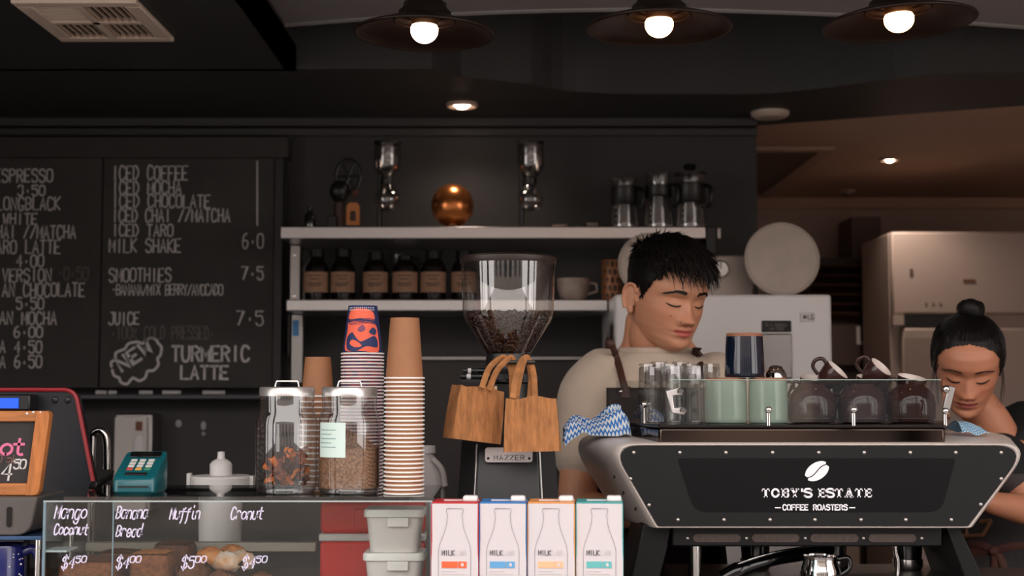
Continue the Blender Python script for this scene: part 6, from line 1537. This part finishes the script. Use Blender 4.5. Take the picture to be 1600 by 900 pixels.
# ------------------------------------------------------------ the woman
wroot = thing('person', 'woman with black hair in a high bun bending her head down beside the machine', 'person', (W(1575,800,3.2).x,3.22,0))
yaw, pit, rol = math.radians(-17), math.radians(29), math.radians(3)
Rw = RZ(yaw)@RX(pit)@RY(rol); sc = .97
org = W(1513,595,3.06)-Rw@Vector((0,-.086,0))*sc
H = Head(org,yaw,pit,rol,sc,True)
body = MB(); body.add(H.local,H.mat)
nb = W(1560,690,3.20); byaw = math.radians(-20)
hb2 = H.mat@Vector((0,.025,-.085))
chain(body,[H.mat@Vector((0,.03,-.02)),hb2,nb+Vector((-.010,-.006,.03)),nb+Vector((.012,.02,-.05))],[.046,.045,.045,.060],28)
TW = [(.86,.150,.105,.04,.05),(.98,.140,.098,.035,.05),(1.08,.125,.090,.03,.04),(1.15,.140,.100,.02,.02),(1.20,.150,.098,.01,.01),(nb.z-.022,.120,.070,.0,.0),(nb.z+.006,.060,.052,-.004,-.004)]
wr = [ering(nb.x+dx,nb.y+dy,z,hw,hd,byaw) for z,hw,hd,dx,dy in TW]; body.loft(wr)
sL = nb+Vector((-.125,-.045,-.055)); eL = W(1618,800,3.03); wL = W(1545,785,2.965)
sL = W(1555,716,3.10)
sR = nb+Vector((.155,.04,-.05)); eR = sR+Vector((.06,-.02,-.20)); wR = eR+Vector((-.07,-.19,.055))
for a,b,c_ in ((sL,eL,wL),(sR,eR,wR)):
    chain(body,[a,a.lerp(b,.5),b],[.043,.039,.034],22); chain(body,[b,b.lerp(c_,.4),c_],[.034,.031,.022],20); hand(body,c_,Vector((-1,-.03,-.05)) if a is sL else (c_-b)+Vector((-.02,0,-.02)),(0,0,1),-1,.92)
me = remeshed(body,.0023,2); off = wloc(wroot)
link_mesh(me,'body',skin_mat('skin_woman'),wroot); paint(me,H.inv,(206,140,108),(150,66,66),True,off)
face_details(H,wroot,(40,26,22),True)
def wom_line(p):
    d = math.degrees(math.atan2(abs(p.x),-p.y)); return interp([(0,.078),(22,.074),(38,.063),(50,.044),(60,.012),(70,-.016),(85,-.030),(105,-.035),(130,-.045),(180,-.06)],d)
bun = Vector((.004,.056,.108)); cap = MB(); keep = {}; L = H.local
for f in L.f:
    if len(f) > 4 and L.v[f[0]][2] < 0: continue
    if all(L.v[i][2] > wom_line(Vector(L.v[i])) for i in f):
        q = []
        for i in f:
            if i not in keep:
                p = Vector(L.v[i]); e = min(1,(p.z-wom_line(p))/.035); keep[i] = len(cap.v); n = Vector((p.x,p.y,p.z*.9)).normalized(); cap.v.append(tuple(p+n*(.0010+.007*e**.6)))
            q.append(keep[i])
        cap.f.append(tuple(q))
hr = H.world(cap).build('hair', m_hair, wroot, 80)
k = MB(); cnt = 0
while cnt < 1500:
    d = Vector((random.gauss(0,1),random.gauss(-.2,1),random.gauss(.4,1)))
    if d.length < .1: continue
    p, n = H.surf(d)
    if p.z < wom_line(p)+.001: continue
    cnt += 1; pos = p+n*.002; pts = [pos.copy()]; dist = (bun-pos).length; ln = min(dist*.85,random.uniform(.05,.12)); N = 8
    for i in range(N):
        dr = bun-pos; pos = pos+dr.normalized()*ln/N+Vector((random.uniform(-.0006,.0006),0,random.uniform(-.0006,.0006))); pos = H.near(pos,.0016+.0072*min(1,(i+1)/3)); pts.append(pos.copy())
    strand(k,pts,.0010)
for q in range(16):
    x = -.062+random.uniform(-.006,.004); P = [Vector((x,-.045+random.uniform(-.01,.01),.035)),Vector((x-.010,-.05,.0)),Vector((x-.012+random.uniform(-.008,.008),-.052,-.04)),Vector((x-.006+random.uniform(-.01,.01),-.055,-.085))]
    if q % 3 == 0: P = [Vector((-p_.x,p_.y,p_.z)) for p_ in P]
    strand(k,crom(P,4),.0006)
tag(H.world(k).build('hair_strands', m_hair, hr, 80), kind='stuff')
k = MB(); k.grid(lambda u,v: bun+RX(-.5)@Vector(((.0195+.011*math.cos(v*2*PI)+.0012*math.sin(u*40+v*9))*math.cos(u*2*PI),(.0195+.011*math.cos(v*2*PI))*math.sin(u*2*PI),.019*math.sin(v*2*PI)+.003*math.sin(u*12))),60,20)
k.ell(bun+Vector((0,0,.004)),(.022,.022,.022),20,12); k.tube(crom([bun+Vector((0,-.02,-.02)),bun+Vector((0,0,-.028))],3) if False else [bun+Vector((0,-.004,-.03)),bun],.020,14)
H.world(k).build('hair_bun', m_hair, hr, 80)
# black top, apron with leather tie
m_top = M('black_top', (24,24,27), .85, bump=.2, bs=40)
sh = MB(); sh.loft([ering(nb.x+dx,nb.y+dy,z,hw+.012,hd+.012,byaw) for z,hw,hd,dx,dy in TW[:-2]]+[tilt(ering(nb.x+.010,nb.y+.008,nb.z-.026,.132,.084,byaw),.30,.25),tilt(ering(nb.x+.020,nb.y+.018,nb.z+.006,.086,.068,byaw),.55,.40),tilt(ering(nb.x+.012,nb.y+.012,nb.z+.030,.064,.058,byaw),.9,.5)])
for a,b in ((sL,eL),(sR,eR)): chain(sh,[a+Vector((.02 if a is sL else -.02,.01,0)),a.lerp(b,.15),a.lerp(b,.30)],[.056,.056,.052],22)
me = remeshed(sh,.005,5)
NN = [v.normal.copy() for v in me.vertices]
for v in me.vertices: v.co = v.co+NN[v.index]*.003*noise.noise(v.co*13)
SBW = BVHTree.FromPolygons([v.co.copy() for v in me.vertices],[tuple(f.vertices) for f in me.polygons])
top_ = link_mesh(me,'black_top',m_top,wroot)
ap = MB().grid(lambda u,v: drape(1478+190*u,740+175*v,.008,3.08,SBW),20,24).build('apron', M('apron_charcoal', (66,62,62), .85, var=.12, vs_=80, bump=.25, bs=400), wroot, 80, recalc=False)
md = ap.modifiers.new('t','SOLIDIFY'); md.thickness = .003
m_tie = M('tie_brown', (96,56,48), .7, var=.1)
dp = lambda x,y,d=.012: drape(x,y,d,3.07,SBW)
for P in (((1482,850),(1510,862),(1553,862)),((1553,862),(1580,854),(1625,850)),((1515,852),(1535,852),(1553,860)),((1553,860),(1556,880),(1550,905)),((1553,860),(1566,876),(1575,905))):
    MB().tube(crom([dp(*p) for p in P],5),.009,8,flat=.25,up=(0,-1,0)).build('waist_tie', m_tie, ap, 60)
MB().ell(dp(1553,861,.014),(.012,.007,.011),14,10).build('tie_knot', m_tie, ap, 60)
m_tan = M('tan_leather', (150,108,78), .6)
V = [(1478,823),(1549,813),(1536,836),(1486,839)]; Q = [dp(x,y,.020) for x,y in V]; k = MB()
for i in range(4): k.tube([Q[i],Q[(i+1) % 4]],.0045,8,flat=.5,up=(0,-1,0))
k.tube([(Q[0]+Q[1])/2,(Q[2]+Q[3])/2],.0045,8,flat=.5,up=(0,-1,0)); k.build('leather_loop', m_tan, ap, 60)
tr_ = MB(); tr_.loft([ering(nb.x+.04,nb.y+.05,z,hw,hd,byaw) for z,hw,hd in ((.74,.160,.115),(.85,.162,.116),(.93,.155,.110))])
for sx in (-1,1): x = nb.x+.04+sx*.08; chain(tr_,[(x,nb.y+.05,.78),(x,nb.y+.045,.45),(x+sx*.01,nb.y+.06,.07)],[.080,.058,.046],22)
link_mesh(remeshed(tr_,.010,2),'trousers',m_tr,wroot)
for sx in (-1,1):
    x = nb.x+.04+sx*.09; k = MB(); k.loft([ering(x,nb.y+.02,z,hw,hd,0,24) for z,hw,hd in ((.002,.042,.12),(.03,.044,.12),(.06,.04,.10),(.085,.036,.055))]); k.build('shoe', m_blk, wroot, 60)
